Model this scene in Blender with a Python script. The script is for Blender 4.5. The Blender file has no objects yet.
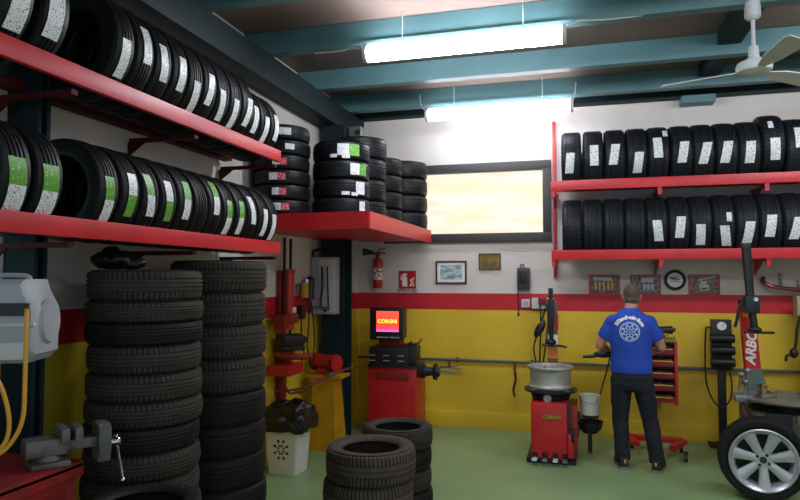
import bpy, bmesh, math, random
from mathutils import Vector, Matrix, noise
from mathutils.bvhtree import BVHTree
random.seed(11)
SC = bpy.context.scene
C = SC.collection
PI = math.pi
R = math.radians
V = Vector

# ------------------------------------------------------------------ materials
def lin(h):
    h = h.lstrip('#')
    o = []
    for i in (0, 2, 4):
        c = int(h[i:i+2], 16) / 255
        o.append(c / 12.92 if c <= .04045 else ((c + .055) / 1.055) ** 2.4)
    return (o[0], o[1], o[2], 1)

def mat(name, col, rough=.5, metal=0., col2=None, nscale=3., namt=(.4, .7), bump=0., bscale=40., emit=None, estr=0., spec=.5, detail=4., stretch=None):
    m = bpy.data.materials.new(name)
    m.use_nodes = True
    nt = m.node_tree
    b = nt.nodes['Principled BSDF']
    b.inputs['Base Color'].default_value = lin(col)
    b.inputs['Roughness'].default_value = rough
    b.inputs['Metallic'].default_value = metal
    b.inputs['Specular IOR Level'].default_value = spec
    tc = nt.nodes.new('ShaderNodeTexCoord')
    src = tc.outputs['Object']
    if stretch:
        mp = nt.nodes.new('ShaderNodeMapping')
        mp.inputs['Scale'].default_value = stretch
        nt.links.new(src, mp.inputs['Vector'])
        src = mp.outputs['Vector']
    if col2:
        n = nt.nodes.new('ShaderNodeTexNoise')
        n.inputs['Scale'].default_value = nscale
        n.inputs['Detail'].default_value = detail
        nt.links.new(src, n.inputs['Vector'])
        r = nt.nodes.new('ShaderNodeValToRGB')
        r.color_ramp.elements[0].position = namt[0]
        r.color_ramp.elements[1].position = namt[1]
        r.color_ramp.elements[0].color = lin(col)
        r.color_ramp.elements[1].color = lin(col2)
        nt.links.new(n.outputs['Fac'], r.inputs['Fac'])
        nt.links.new(r.outputs['Color'], b.inputs['Base Color'])
    if bump:
        n2 = nt.nodes.new('ShaderNodeTexNoise')
        n2.inputs['Scale'].default_value = bscale
        nt.links.new(src, n2.inputs['Vector'])
        bp = nt.nodes.new('ShaderNodeBump')
        bp.inputs['Strength'].default_value = bump
        bp.inputs['Distance'].default_value = .01
        nt.links.new(n2.outputs['Fac'], bp.inputs['Height'])
        nt.links.new(bp.outputs['Normal'], b.inputs['Normal'])
    if emit:
        b.inputs['Emission Color'].default_value = lin(emit)
        b.inputs['Emission Strength'].default_value = estr
    return m

def rubber(name, col, col2, rough, sipes, depth=.006, tilt=55.):
    """tyre rubber: lateral tread cuts come from the angle round the axle"""
    m = mat(name, col, rough, 0, col2, 14., (.35, .8), spec=.28)
    nt = m.node_tree
    b = nt.nodes['Principled BSDF']
    tc = nt.nodes.new('ShaderNodeTexCoord')
    sp = nt.nodes.new('ShaderNodeSeparateXYZ')
    nt.links.new(tc.outputs['Object'], sp.inputs[0])
    def M(op, a, c=None, d=None):
        n = nt.nodes.new('ShaderNodeMath')
        n.operation = op
        for i, x in enumerate((a, c, d)):
            if x is None:
                continue
            if isinstance(x, (int, float)):
                n.inputs[i].default_value = x
            else:
                nt.links.new(x, n.inputs[i])
        return n.outputs[0]
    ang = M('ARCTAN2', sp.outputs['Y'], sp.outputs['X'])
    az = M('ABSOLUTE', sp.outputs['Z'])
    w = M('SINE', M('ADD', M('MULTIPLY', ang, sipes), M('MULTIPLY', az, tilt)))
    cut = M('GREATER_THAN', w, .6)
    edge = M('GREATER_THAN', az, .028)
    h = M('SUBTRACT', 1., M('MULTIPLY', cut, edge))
    bp = nt.nodes.new('ShaderNodeBump')
    bp.inputs['Strength'].default_value = .9
    bp.inputs['Distance'].default_value = depth
    nt.links.new(h, bp.inputs['Height'])
    nt.links.new(bp.outputs['Normal'], b.inputs['Normal'])
    # cuts mixed to near black: groove shade painted into the base colour
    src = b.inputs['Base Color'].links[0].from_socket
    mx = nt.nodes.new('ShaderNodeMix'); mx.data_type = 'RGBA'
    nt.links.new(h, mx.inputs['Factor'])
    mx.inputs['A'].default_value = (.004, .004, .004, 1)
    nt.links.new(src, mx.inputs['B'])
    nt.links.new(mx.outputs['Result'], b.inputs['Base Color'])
    return m

def printed(name, paper, ink, scale, thr, rough=.4):
    """paper or sticker with rows of small printed marks"""
    m = mat(name, paper, rough)
    nt = m.node_tree
    b = nt.nodes['Principled BSDF']
    tc = nt.nodes.new('ShaderNodeTexCoord')
    n = nt.nodes.new('ShaderNodeTexNoise')
    n.inputs['Scale'].default_value = scale
    n.inputs['Detail'].default_value = 2
    nt.links.new(tc.outputs['Object'], n.inputs['Vector'])
    r = nt.nodes.new('ShaderNodeValToRGB')
    r.color_ramp.interpolation = 'CONSTANT'
    r.color_ramp.elements[0].color = lin(paper)
    r.color_ramp.elements[1].color = lin(ink)
    r.color_ramp.elements[1].position = thr
    nt.links.new(n.outputs['Fac'], r.inputs['Fac'])
    nt.links.new(r.outputs['Color'], b.inputs['Base Color'])
    return m

def patches(name, cols, scale, stretch=(1, 1, 1)):
    """a colour print: soft cells of a few colours"""
    m = mat(name, cols[0], .35)
    nt = m.node_tree
    b = nt.nodes['Principled BSDF']
    tc = nt.nodes.new('ShaderNodeTexCoord')
    mp = nt.nodes.new('ShaderNodeMapping')
    mp.inputs['Scale'].default_value = stretch
    nt.links.new(tc.outputs['Object'], mp.inputs['Vector'])
    n = nt.nodes.new('ShaderNodeTexNoise')
    n.inputs['Scale'].default_value = scale
    n.inputs['Detail'].default_value = 3
    nt.links.new(mp.outputs['Vector'], n.inputs['Vector'])
    r = nt.nodes.new('ShaderNodeValToRGB')
    e = r.color_ramp.elements
    while len(e) < len(cols):
        e.new(.5)
    for i, c in enumerate(cols):
        e[i].position = .3 + .4 * i / (len(cols) - 1)
        e[i].color = lin(c)
    nt.links.new(n.outputs['Fac'], r.inputs['Fac'])
    nt.links.new(r.outputs['Color'], b.inputs['Base Color'])
    return m

M_WHITE = mat('white wall paint', '#d8d0ca', .75, col2='#c9bfb6', nscale=1.3, bump=.08, bscale=60)
M_REDW = mat('red wall paint', '#c8202c', .5, col2='#b81d29', nscale=2., bump=.06, bscale=50)
M_YELW = mat('yellow wall paint', '#e4c030', .5, col2='#d4b02c', nscale=1.4, bump=.06, bscale=50)
M_FLOOR = mat('green floor paint', '#86a374', .36, col2='#6f8a60', nscale=1.1, namt=(.35, .75), bump=.06, bscale=14, detail=8)
M_TEAL = mat('teal steel paint', '#557a7f', .45, col2='#4b6d73', nscale=2.)
M_TEALD = mat('dark teal steel paint', '#1a2b30', .6, col2='#152428', nscale=2., spec=.2)  # dark paint, toned down further so the eaves beam carries painted shade
M_CEIL = mat('brown ceiling boards', '#75635a', .6, col2='#62564f', nscale=1.2)
M_FLANGE = mat('brown stained flange', '#5d5450', .6, col2='#4d4a48', nscale=3.)
M_RED = mat('red enamel', '#c01c22', .35, col2='#ac1a20', nscale=5.)
M_REDF = mat('red shelf enamel', '#cf1f28', .4, col2='#bd1c25', nscale=4.)
M_REDD = mat('worn red enamel', '#8c161b', .5, col2='#5a1c18', nscale=9., namt=(.45, .75))
M_REDK = mat('shade-darkened red bracket paint', '#4a1014', .6, spec=.2)  # shelf red darkened to paint in the shade below the tyres
M_YEL = mat('yellow enamel', '#c08e14', .45, col2='#a87a14', nscale=6.)
M_BLK = mat('black plastic', '#17181b', .45)
M_BLKM = mat('black matt metal', '#1b1c1e', .55, .3)
M_DK = mat('dark grey metal', '#35373a', .45, .6)
M_STEEL = mat('bare steel', '#8d8f92', .35, .5, col2='#6c6a68', nscale=8.)
M_CHROME = mat('chrome', '#c9ccd0', .18, 1.)
M_ALLOY = mat('silver alloy', '#bcbec3', .33, .55)
M_OLDAL = mat('dull alloy', '#b6b2ad', .42, .35, col2='#9c9893', nscale=9.)
M_GREY = mat('grey plastic', '#a9adb2', .5, col2='#989ca2', nscale=5.)
M_LGREY = mat('pale grey plastic', '#c4c6c6', .5)
M_BEIGE = mat('beige sheet steel', '#b0a489', .5)
M_OLIVE = mat('olive grey steel', '#4c5046', .5)
M_WPL = mat('white plastic', '#d9d7cf', .4)
M_BAG = mat('black bin liner', '#0b0c0e', .38, bump=1., bscale=30)
M_HOSE = mat('yellow hose rubber', '#d69a22', .45)
M_RHOSE = mat('dark red hose rubber', '#5c1717', .5)
M_BRONZE = mat('brown window frame', '#33302e', .5)
M_WIRE = mat('pale cable', '#b9bdbd', .5)
M_ORANGE = mat('orange sticker', '#e58a24', .4)
M_GOLD = mat('yellow lettering', '#d8a832', .4)
M_TEXTW = mat('white lettering', '#e8e6e4', .5)
M_TEXTD = mat('dark lettering', '#3a3534', .5)
M_SKIN = mat('skin', '#b9836c', .5)
M_HAIR = mat('short brown hair', '#4d3f36', .8, col2='#6b5b50', nscale=60, bump=.6, bscale=160)
M_SHIRT = mat('blue cotton', '#1d48b4', .8, col2='#1a3fa2', nscale=9., bump=.25, bscale=16)
M_PRINT = mat('pale shirt print', '#c6d4ee', .7)
M_TROU = mat('dark navy work cloth', '#11151f', .85, col2='#181c27', nscale=12, bump=.3, bscale=18)
M_SHOE = mat('black shoe leather', '#17171a', .5)
M_SOLE = mat('pale shoe sole', '#857c68', .6)
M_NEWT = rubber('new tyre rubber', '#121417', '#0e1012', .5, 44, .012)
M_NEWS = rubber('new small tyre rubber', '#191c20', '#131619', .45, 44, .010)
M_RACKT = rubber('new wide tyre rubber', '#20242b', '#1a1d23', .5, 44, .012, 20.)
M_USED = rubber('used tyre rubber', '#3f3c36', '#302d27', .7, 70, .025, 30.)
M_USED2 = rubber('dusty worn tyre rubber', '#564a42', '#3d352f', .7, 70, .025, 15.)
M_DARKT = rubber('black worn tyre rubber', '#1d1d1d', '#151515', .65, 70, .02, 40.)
M_STKW = printed('white sticker print', '#e8eaec', '#4a4d50', 140, .60)
M_STKG = printed('green sticker print', '#5aa02a', '#cfe0c0', 120, .63)
M_STKR = printed('red sticker print', '#c2283a', '#e6d9d9', 110, .6)

# ------------------------------------------------------------------ mesh helpers
def T(x=0, y=0, z=0, rx=0, ry=0, rz=0):
    return Matrix.Translation((x, y, z)) @ Matrix.Rotation(rz, 4, 'Z') @ Matrix.Rotation(ry, 4, 'Y') @ Matrix.Rotation(rx, 4, 'X')

def smooth_path(pts, k=6):
    pts = [V(p) for p in pts]
    if len(pts) < 3:
        return pts
    out = []
    for i in range(len(pts) - 1):
        p0 = pts[max(i-1, 0)]; p1 = pts[i]; p2 = pts[i+1]; p3 = pts[min(i+2, len(pts)-1)]
        for j in range(k):
            t = j / k
            out.append(.5 * ((2*p1) + (p2-p0)*t + (2*p0-5*p1+4*p2-p3)*t*t + (-p0+3*p1-3*p2+p3)*t**3))
    out.append(pts[-1])
    return out

class MB:
    def __init__(s):
        s.bm = bmesh.new()
    def _m(s, faces, m):
        for f in faces:
            f.material_index = m
    def box(s, c, d, m=0, M=None, bev=0.):
        r = bmesh.ops.create_cube(s.bm, size=1)
        vs = r['verts']
        for v in vs:
            v.co = V((v.co.x*d[0], v.co.y*d[1], v.co.z*d[2]))
        fs = list({f for v in vs for f in v.link_faces})
        s._m(fs, m)
        if bev:
            es = list({e for v in vs for e in v.link_edges})
            rb = bmesh.ops.bevel(s.bm, geom=es, offset=bev, segments=2, profile=.6, affect='EDGES')
            vs = list({v for f in rb['faces'] for v in f.verts} | {v for v in vs if v.is_valid})
            s._m([f for f in {f for v in vs for f in v.link_faces}], m)
        X = Matrix.Translation(c) @ (M if M else Matrix())
        for v in vs:
            v.co = X @ v.co
        return s
    def ring_strip(s, rings, m=0, close=False, cap=True):
        vv = [[s.bm.verts.new(p) for p in r] for r in rings]
        n = len(vv[0])
        k = len(vv)
        for i in range(k if close else k-1):
            a = vv[i]; b = vv[(i+1) % k]
            for j in range(n):
                f = s.bm.faces.new((a[j], a[(j+1) % n], b[(j+1) % n], b[j]))
                f.material_index = m
        if cap and not close:
            f = s.bm.faces.new(list(reversed(vv[0]))); f.material_index = m
            f = s.bm.faces.new(vv[-1]); f.material_index = m
        return s
    def cyl(s, p0, p1, r0, r1=None, n=20, m=0):
        p0 = V(p0); p1 = V(p1)
        r1 = r0 if r1 is None else r1
        d = (p1-p0).normalized()
        u = d.orthogonal().normalized(); w = d.cross(u)
        rings = []
        for p, r in ((p0, r0), (p1, r1)):
            rings.append([p + (u*math.cos(2*PI*j/n) + w*math.sin(2*PI*j/n))*r for j in range(n)])
        return s.ring_strip(rings, m)
    def tube(s, pts, r, n=8, m=0, k=6):
        pts = smooth_path(pts, k)
        rings = []
        u = None
        for i, p in enumerate(pts):
            d = (pts[min(i+1, len(pts)-1)] - pts[max(i-1, 0)]).normalized()
            if u is None:
                u = d.orthogonal().normalized()
            else:
                u = (u - d*u.dot(d)).normalized()
            w = d.cross(u)
            rr = r(i/(len(pts)-1)) if callable(r) else r
            rings.append([p + (u*math.cos(2*PI*j/n) + w*math.sin(2*PI*j/n))*rr for j in range(n)])
        return s.ring_strip(rings, m)
    def lathe(s, prof, n=32, m=0, M=None, close=False):
        M = M or Matrix()
        rings = [[M @ V((r*math.cos(2*PI*j/n), r*math.sin(2*PI*j/n), z)) for j in range(n)] for r, z in prof]
        return s.ring_strip(rings, m, close)
    def prism(s, poly, h0, h1, m=0, M=None):
        M = M or Matrix()
        return s.ring_strip([[M @ V((x, y, h)) for x, y in poly] for h in (h0, h1)], m)
    def ell(s, c, r, m=0, M=None, n=16):
        if isinstance(r, (int, float)):
            r = (r, r, r)
        X = Matrix.Translation(c) @ (M or Matrix()) @ Matrix.Diagonal((r[0], r[1], r[2], 1))
        res = bmesh.ops.create_uvsphere(s.bm, u_segments=n, v_segments=max(6, n//2), radius=1, matrix=X)
        s._m({f for v in res['verts'] for f in v.link_faces}, m)
        return s
    def limb(s, pts, rad, n=12, m=0):
        for i in range(len(pts)):
            s.ell(pts[i], rad[i]*.999, m, n=n)
            if i:
                s.cyl(pts[i-1], pts[i], rad[i-1], rad[i], n, m)
        return s
    def loft(s, rings, n=24, m=0):
        """rings = (cx, cy, cz, rx, ry): closed ellipses stacked along z"""
        return s.ring_strip([[V((cx + rx*math.cos(2*PI*j/n), cy + ry*math.sin(2*PI*j/n), cz)) for j in range(n)] for cx, cy, cz, rx, ry in rings], m)
    def plate(s, pts, m=0):
        f = s.bm.faces.new([s.bm.verts.new(p) for p in pts]); f.material_index = m
        return s
    def add(s, mesh, M, m=0):
        k = len(s.bm.faces)
        b2 = bmesh.new(); b2.from_mesh(mesh); b2.transform(M)
        mp = {v: s.bm.verts.new(v.co) for v in b2.verts}
        for f in b2.faces:
            try:
                s.bm.faces.new([mp[v] for v in f.verts]).material_index = m
            except ValueError:
                pass
        b2.free()
        return s
    def mesh(s, name, mats, sharp=35):
        bmesh.ops.recalc_face_normals(s.bm, faces=s.bm.faces)
        me = bpy.data.meshes.new(name)
        s.bm.to_mesh(me); s.bm.free()
        for x in (mats if isinstance(mats, (list, tuple)) else [mats]):
            me.materials.append(x)
        me.polygons.foreach_set('use_smooth', [True]*len(me.polygons))
        me.set_sharp_from_angle(angle=R(sharp))
        return me
    def obj(s, name, mats, parent=None, loc=None, rz=0, label=None, sharp=35):
        o = bpy.data.objects.new(name, s.mesh(name, mats, sharp)); C.objects.link(o)
        if parent:
            o.parent = parent
        if loc:
            o.location = loc
        o.rotation_euler = (0, 0, rz)
        if label:
            o['label'] = label
        return o

def thing(name, label, cat, loc=(0, 0, 0), rz=0, group=None):
    o = bpy.data.objects.new(name, None); C.objects.link(o)
    o.empty_display_size = .1
    o.location = loc; o.rotation_euler = (0, 0, rz)
    return tag(o, label, cat, group)

def tag(o, label, cat, group=None):
    o['label'] = label; o['category'] = cat
    if group:
        o['group'] = group
    return o

def struct(name, mb, mats, **k):
    o = mb.obj(name, mats, **k); o['kind'] = 'structure'
    return o

def text_mesh(txt, size, ext=.0015, align='CENTER', bold=0., shear=0.):
    cu = bpy.data.curves.new('t', 'FONT')
    cu.body = txt; cu.size = size; cu.extrude = ext; cu.align_x = align; cu.align_y = 'CENTER'
    cu.offset = bold; cu.shear = shear; cu.resolution_u = 3
    o = bpy.data.objects.new('t', cu); C.objects.link(o)
    dg = bpy.context.evaluated_depsgraph_get(); dg.update()
    me = bpy.data.meshes.new_from_object(o.evaluated_get(dg))
    bpy.data.objects.remove(o)
    return me

WALLTXT = Matrix.Rotation(PI/2, 4, 'X')     # lettering standing upright, read from -Y

def letters(name, txt, size, m, parent, M, **k):
    b = MB(); b.add(text_mesh(txt, size, **k), M)
    return b.obj(name, m, parent)

def remeshed(mb, voxel, it, name, m, parent):
    me = mb.mesh(name, m, 180)
    o = bpy.data.objects.new(name, me); C.objects.link(o)
    r = o.modifiers.new('r', 'REMESH'); r.mode = 'VOXEL'; r.voxel_size = voxel; r.use_smooth_shade = True
    if it:
        sm = o.modifiers.new('s', 'SMOOTH'); sm.factor = .5; sm.iterations = it
    dg = bpy.context.evaluated_depsgraph_get(); dg.update()
    new = bpy.data.meshes.new_from_object(o.evaluated_get(dg))
    bpy.data.objects.remove(o)
    new.materials.clear(); new.materials.append(m)
    new.polygons.foreach_set('use_smooth', [True]*len(new.polygons))
    o = bpy.data.objects.new(name, new); C.objects.link(o)
    o.parent = parent
    return o

ORD = ['first', 'second', 'third', 'fourth', 'fifth', 'sixth', 'seventh', 'eighth', 'ninth', 'tenth', 'eleventh', 'twelfth', 'thirteenth', 'fourteenth', 'fifteenth']

# ------------------------------------------------------------------ the room
XL, XR, YB, YF, ZC = -2.75, 4.2, 7.3, -1.5, 3.79
b = MB(); b.box(((XL+XR)/2, (YB+YF)/2, -.05), (XR-XL+.3, YB-YF+.3, .1)); struct('floor', b, M_FLOOR)
b = MB(); b.box(((XL+XR)/2, (YB+YF)/2, ZC+.05), (XR-XL+.3, YB-YF+.3, .1)); struct('ceiling', b, M_CEIL)
WZ = [(0, 1.335, 2), (1.335, 1.525, 1), (1.525, 2.115, 0), (2.115, 3.02, 0), (3.02, ZC, 0)]
WX0, WX1 = -2.24, -.3
b = MB()
for z0, z1, m in WZ:
    spans = [(XL-.15, WX0), (WX1, XR+.15)] if z0 == 2.115 else [(XL-.15, XR+.15)]
    for a, c in spans:
        b.box(((a+c)/2, YB+.075, (z0+z1)/2), (c-a, .15, z1-z0), m)
struct('wall_back', b, [M_WHITE, M_REDW, M_YELW])
DY0, DY1 = 1.0, 2.50          # door opening in the left wall
b = MB()
for z0, z1, m in WZ:
    for a, c in ((YF, DY0), (DY1, YB)):
        b.box((XL-.075, (a+c)/2, (z0+z1)/2), (.15, c-a, z1-z0), m)
b.box((XL-.075, (DY0+DY1)/2, (2.3+ZC)/2), (.15, DY1-DY0, ZC-2.3), 0)
struct('wall_left', b, [M_WHITE, M_REDW, M_YELW])
b = MB()
for z0, z1, m in WZ:
    b.box((XR+.075, 4.6, (z0+z1)/2), (.15, 5.4, z1-z0), m)
struct('wall_right', b, [M_WHITE, M_REDW, M_YELW])
b = MB(); b.box(((XL+XR)/2, YB-.012, .09), (XR-XL, .024, .18), bev=.004); struct('baseboard_back', b, M_YELW)
# door in the left wall: teal leaf with a pale pane
M_SKYP = mat('daylit pane', '#b8d8dc', .3, emit='#bfe4ea', estr=.4)
door = struct('door_1', MB().box((XL-.06, (DY0+DY1)/2, .75), (.05, DY1-DY0, 1.5), bev=.004), mat('teal door paint', '#35565a', .45))
b = MB()
for y in (DY0+.025, DY1-.015):
    b.box((XL-.06, y, 1.9), (.05, .03, .8))
b.box((XL-.06, (DY0+DY1)/2, 2.26), (.05, DY1-DY0, .08))
b.obj('door_frame', M_TEALD, door)
MB().box((XL-.06, (DY0+DY1)/2, 1.86), (.012, DY1-DY0-.06, .72)).obj('door_pane', M_SKYP, door, label='pale daylit pane')
# window with a blown-out blind behind brown frame
M_PANE = mat('daylit blind', '#6b6353', .6)
nt = M_PANE.node_tree; bs = nt.nodes['Principled BSDF']
tc = nt.nodes.new('ShaderNodeTexCoord'); mp = nt.nodes.new('ShaderNodeMapping'); mp.inputs['Scale'].default_value = (.5, 1, 3.)
nz = nt.nodes.new('ShaderNodeTexNoise'); nz.inputs['Scale'].default_value = 2.2; nz.inputs['Detail'].default_value = 2
rp = nt.nodes.new('ShaderNodeValToRGB')
rp.color_ramp.elements[0].color = lin('#fff6ea'); rp.color_ramp.elements[1].color = lin('#ffe6b0')
rp.color_ramp.elements[0].position = .42; rp.color_ramp.elements[1].position = .7
nt.links.new(tc.outputs['Object'], mp.inputs['Vector']); nt.links.new(mp.outputs['Vector'], nz.inputs['Vector'])
nt.links.new(nz.outputs['Fac'], rp.inputs['Fac']); nt.links.new(rp.outputs['Color'], bs.inputs['Emission Color'])
bs.inputs['Emission Strength'].default_value = .5
cx, cz, w, h = (WX0+WX1)/2, (2.115+3.02)/2, WX1-WX0, 3.02-2.115
b = MB()
for z in (2.115+.045, 3.02-.055):
    b.box((cx, YB, z), (w, .10, .10), bev=.004)
for x in (WX0+.045, WX1-.045):
    b.box((x, YB, cz), (.09, .098, h-.2), bev=.004)
win = struct('window_1', b, M_BRONZE)
MB().box((cx, YB+.04, cz), (w-.17, .01, h-.19)).obj('window_pane', M_PANE, win, label='bright daylit pane')

# beams under the ceiling
n = 1
BEAMS = (-.9, .1, 1.05, 2.0, 2.95, 3.9, 4.87, 5.93, 6.83, 7.22)
for y in BEAMS:
    b = MB()
    b.box(((XL+XR)/2, y, (3.59+ZC)/2), (XR-XL, .05, ZC-3.59-.01))
    b.box(((XL+XR)/2, y, 3.60), (XR-XL, .10, .022))
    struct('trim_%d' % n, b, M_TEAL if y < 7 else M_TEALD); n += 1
for y, y2 in zip(BEAMS[:-1], BEAMS[1:]):
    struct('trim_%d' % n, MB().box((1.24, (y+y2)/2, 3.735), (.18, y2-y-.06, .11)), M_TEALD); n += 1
struct('trim_%d' % n, MB().box((1.2, 7.2, 3.55), (.32, .19, .075)), M_TEAL); n += 1
struct('trim_%d' % n, MB().box((XL+.125, 2.9, 3.47), (.25, 8.79, .235), bev=.006), M_TEALD); n += 1
# steel columns by the left wall
def column(x0, x1, y0, y1, z1):
    global n
    b = MB()
    b.box(((x0+x1)/2, y0+.012, z1/2), (x1-x0, .024, z1))
    b.box(((x0+x1)/2, y1-.012, z1/2), (x1-x0, .024, z1))
    b.box(((x0+x1)/2, (y0+y1)/2, z1/2), (.04, y1-y0-.04, z1))
    struct('trim_%d' % n, b, M_TEALD); n += 1
column(-2.675, -2.42, 6.4, 6.65, 3.35)
column(-2.75, -2.56, 2.52, 2.60, 3.35)
struct('trim_%d' % n, MB().box((-2.655, YB-.06, 1.5), (.19, .12, 3.0)).box((-2.655, YB-.062, .66), (.194, .122, 1.32), 1).box((-2.655, YB-.062, 1.43), (.194, .122, .19), 2), [M_WHITE, M_YELW, M_REDW]); n += 1

# ------------------------------------------------------------------ lamps
M_TUBE = mat('glowing diffuser', '#ffffff', .4, emit='#f2f6ff', estr=27.)
M_TUBE2 = mat('glowing older diffuser', '#ffffff', .4, emit='#f2f6ff', estr=12.)
def batten(x0, x1, y, z, label, wires):
    t = thing('ceiling_light', label, 'ceiling light', ((x0+x1)/2, y, z))
    L = (x1-x0)/2
    MB().box((0, 0, .072), (2*L, .04, .025), bev=.006).obj('housing', M_GREY, t)
    prof = [(.07*math.cos(2*PI*k/14), .06*math.sin(2*PI*k/14)) for k in range(14)]
    b = MB(); b.ring_strip([[V((x, a, c)) for a, c in prof] for x in (-L+.03, L-.03)])
    b.obj('diffuser', M_TUBE if y < 6 else M_TUBE2, t)
    for s in (-1, 1):
        b = MB(); b.ring_strip([[V((x*s, a*1.08, c*1.08)) for a, c in prof] for x in (L-.03, L)])
        b.obj('end_cap', M_LGREY, t)
    for pts in wires:
        MB().tube(pts, .006, 6).obj('cable', M_WIRE, t)
    for x in (-L*.6, L*.6):
        MB().cyl((x, 0, .07), (x, 0, ZC-z), .005, n=6).obj('hanger', M_WIRE, t)
batten(-1.617, -.075, 4.72, 3.46, 'bright tube light near the middle, larger and higher of the two in view',
       [[(-.77, 0, .05), (-.86, .05, .10), (-1.0, .10, .09), (-1.25, .12, .1)], [(.77, 0, .05), (.86, .05, .11), (1.05, .1, .12), (1.3, .12, .13)]])
batten(-1.59, -.045, 6.70, 3.46, 'bright tube light close to the back wall above the window',
       [[(-.77, 0, .05), (-.83, .02, .12), (-.85, .03, .25)], [(.77, 0, .05), (.79, .02, .14), (.8, .03, .25)]])

batten(1.95, 3.48, 4.72, 3.46, 'unseen tube light added to brighten the right-hand bay, in line with the middle lamp', [])  # extra lamp out of view, added to lift the right side
batten(.5, 2.03, 2.45, 3.46, 'unseen tube light added over the open front to brighten the shop', [])  # second added lamp out of view, fill light from the front

# ceiling fan
t = thing('ceiling_fan', 'white ceiling fan with three blades hanging at upper right', 'fan', (1.13, 4.68, 3.08))
MB().lathe([(.001, .075), (.05, .075), (.06, .06), (.10, .05), (.112, .02), (.105, -.01), (.07, -.03), (.001, -.036)], 32).obj('motor', M_LGREY, t)
MB().cyl((0, 0, .07), (0, 0, .40), .013, n=12).cyl((0, 0, .075), (0, 0, .16), .035, .03).obj('downrod', M_LGREY, t)
MB().lathe([(.001, .46), (.045, .46), (.05, .42), (.05, .36), (.03, .34), (.001, .34)], 24).obj('canopy', M_LGREY, t)
MB().tube([(0, 0, .45), (.02, 0, .5), (.0, 0, .56), (0, 0, .86)], .006, 6).obj('hook', M_WIRE, t)
for a in (160, 40, 280):
    Mx = Matrix.Rotation(R(a), 4, 'Z')
    b = MB()
    P = [(.09, -.02, .004), (.16, -.035, .0), (.26, -.055, -.006), (.54, -.065, -.012), (.58, -.05, -.01), (.58, .045, .014), (.54, .06, .016), (.26, .055, .012), (.16, .035, .008), (.09, .02, .006)]
    b.ring_strip([[Mx @ V((x, y, d-1.5*z)) for x, y, z in P] for d in (0, .006)])
    b.obj('blade', M_LGREY, t)

# ------------------------------------------------------------------ tyres
_tm = {}
def tyre_mesh(Ro, w, ri, m, grooves=4):
    key = (round(Ro, 3), round(w, 3), m.name)
    if key in _tm:
        return _tm[key]
    H = Ro-ri
    pr = [(ri, -.36*w), (ri+.008, -.43*w), (ri+.3*H, -.485*w), (ri+.55*H, -.5*w), (Ro-.2*H, -.485*w), (Ro-.024, -.455*w), (Ro-.008, -.41*w)]
    tw = .37*w
    pos = [(-.5 + (i+.5)/grooves)*1.5*tw for i in range(grooves)]
    gw = .032*w
    crown = lambda z: Ro - .006*(z/tw)**2
    pr.append((crown(-tw), -tw))
    for p in pos:
        pr += [(crown(p), p-gw), (Ro-.008, p-gw*.7), (Ro-.008, p+gw*.7), (crown(p), p+gw)]
    pr.append((crown(tw), tw))
    pr += [(r, -z) for r, z in reversed(pr[:7])]
    pr += [(ri+.014, .33*w), (ri+.4*H, .43*w), (Ro-.03, .40*w), (Ro-.018, .3*w), (Ro-.018, -.3*w), (Ro-.03, -.40*w), (ri+.4*H, -.43*w), (ri+.014, -.33*w)]
    b = MB(); b.lathe(pr, 60, close=True)
    _tm[key] = b.mesh('tyre', m, 40)
    return _tm[key]

def sticker(root, Ro, phi, ln, wd, kind='w', z0=0., skew=0., flip=1):
    """a paper band stuck round part of the tread"""
    b = MB()
    N = 10
    da = ln/Ro
    rows = []
    for i in range(N+1):
        a = R(phi) + (i/N-.5)*da
        zc = z0 + skew*(i/N-.5)
        rows.append([b.bm.verts.new((rr*math.cos(a), rr*math.sin(a), zc+s*wd/2)) for s in (-1, 1) for rr in (Ro+.0012,)])
    for i in range(N):
        f = b.bm.faces.new((rows[i][0], rows[i][1], rows[i+1][1], rows[i+1][0]))
        u = (i+.5)/N
        k = {'w': 0, 'r': 2 if u > .5 else 0, 'gw': 1 if u > .45 else 0, 'wg': 0 if u > .45 else 1, 'gwg': 1 if u > .7 or u < .3 else 0}[kind]
        f.material_index = k
    return b.obj('label', [M_STKW, M_STKG, M_STKR], root, label={'w': 'white printed sticker', 'r': 'white and red printed sticker'}.get(kind, 'green and white printed sticker'))

_proto = {}
def tyre(Ro, w, ri, m, loc, rot, label, group, name='tyre', grooves=4):
    me = tyre_mesh(Ro, w, ri, m, grooves)
    if me.name in _proto:
        o = _proto[me.name].copy()
    else:
        o = bpy.data.objects.new(name, me)
        _proto[me.name] = o
    C.objects.link(o)
    o.location = loc; o.rotation_euler = rot
    return tag(o, label, 'tyre', group)

# -- red shelves along the left wall
def left_shelf(zt, label):
    y0, y1 = 1.2, 4.49
    t = thing('wall_shelf', label, 'shelf', (XL, 0, zt))
    ym, L = (y0+y1)/2, y1-y0
    MB().box((.515, ym, -.045), (.03, L, .09), bev=.003).obj('front_lip', M_REDF, t)
    MB().box((.095, ym, -.03), (.02, L, .06), bev=.003).box((.06, ym, -.055), (.06, L, .01)).obj('back_rail', M_REDK, t)
    for y in (1.5, 2.42, 3.4, 4.46):
        b = MB()
        b.box((.265, y, -.122), (.47, .04, .024))
        b.prism([(.01, -.22), (.01, -.13), (.14, -.13)], -.006, .006, M=Matrix.Translation((0, y, 0)) @ Matrix.Rotation(PI/2, 4, 'X'))
        b.obj('bracket', M_REDK, t)
    return t
left_shelf(2.685, 'long red tyre shelf on the left wall, upper of the two')
left_shelf(1.975, 'long red tyre shelf on the left wall, lower of the two')
ROTY = (PI/2, 0, 0)
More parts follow.
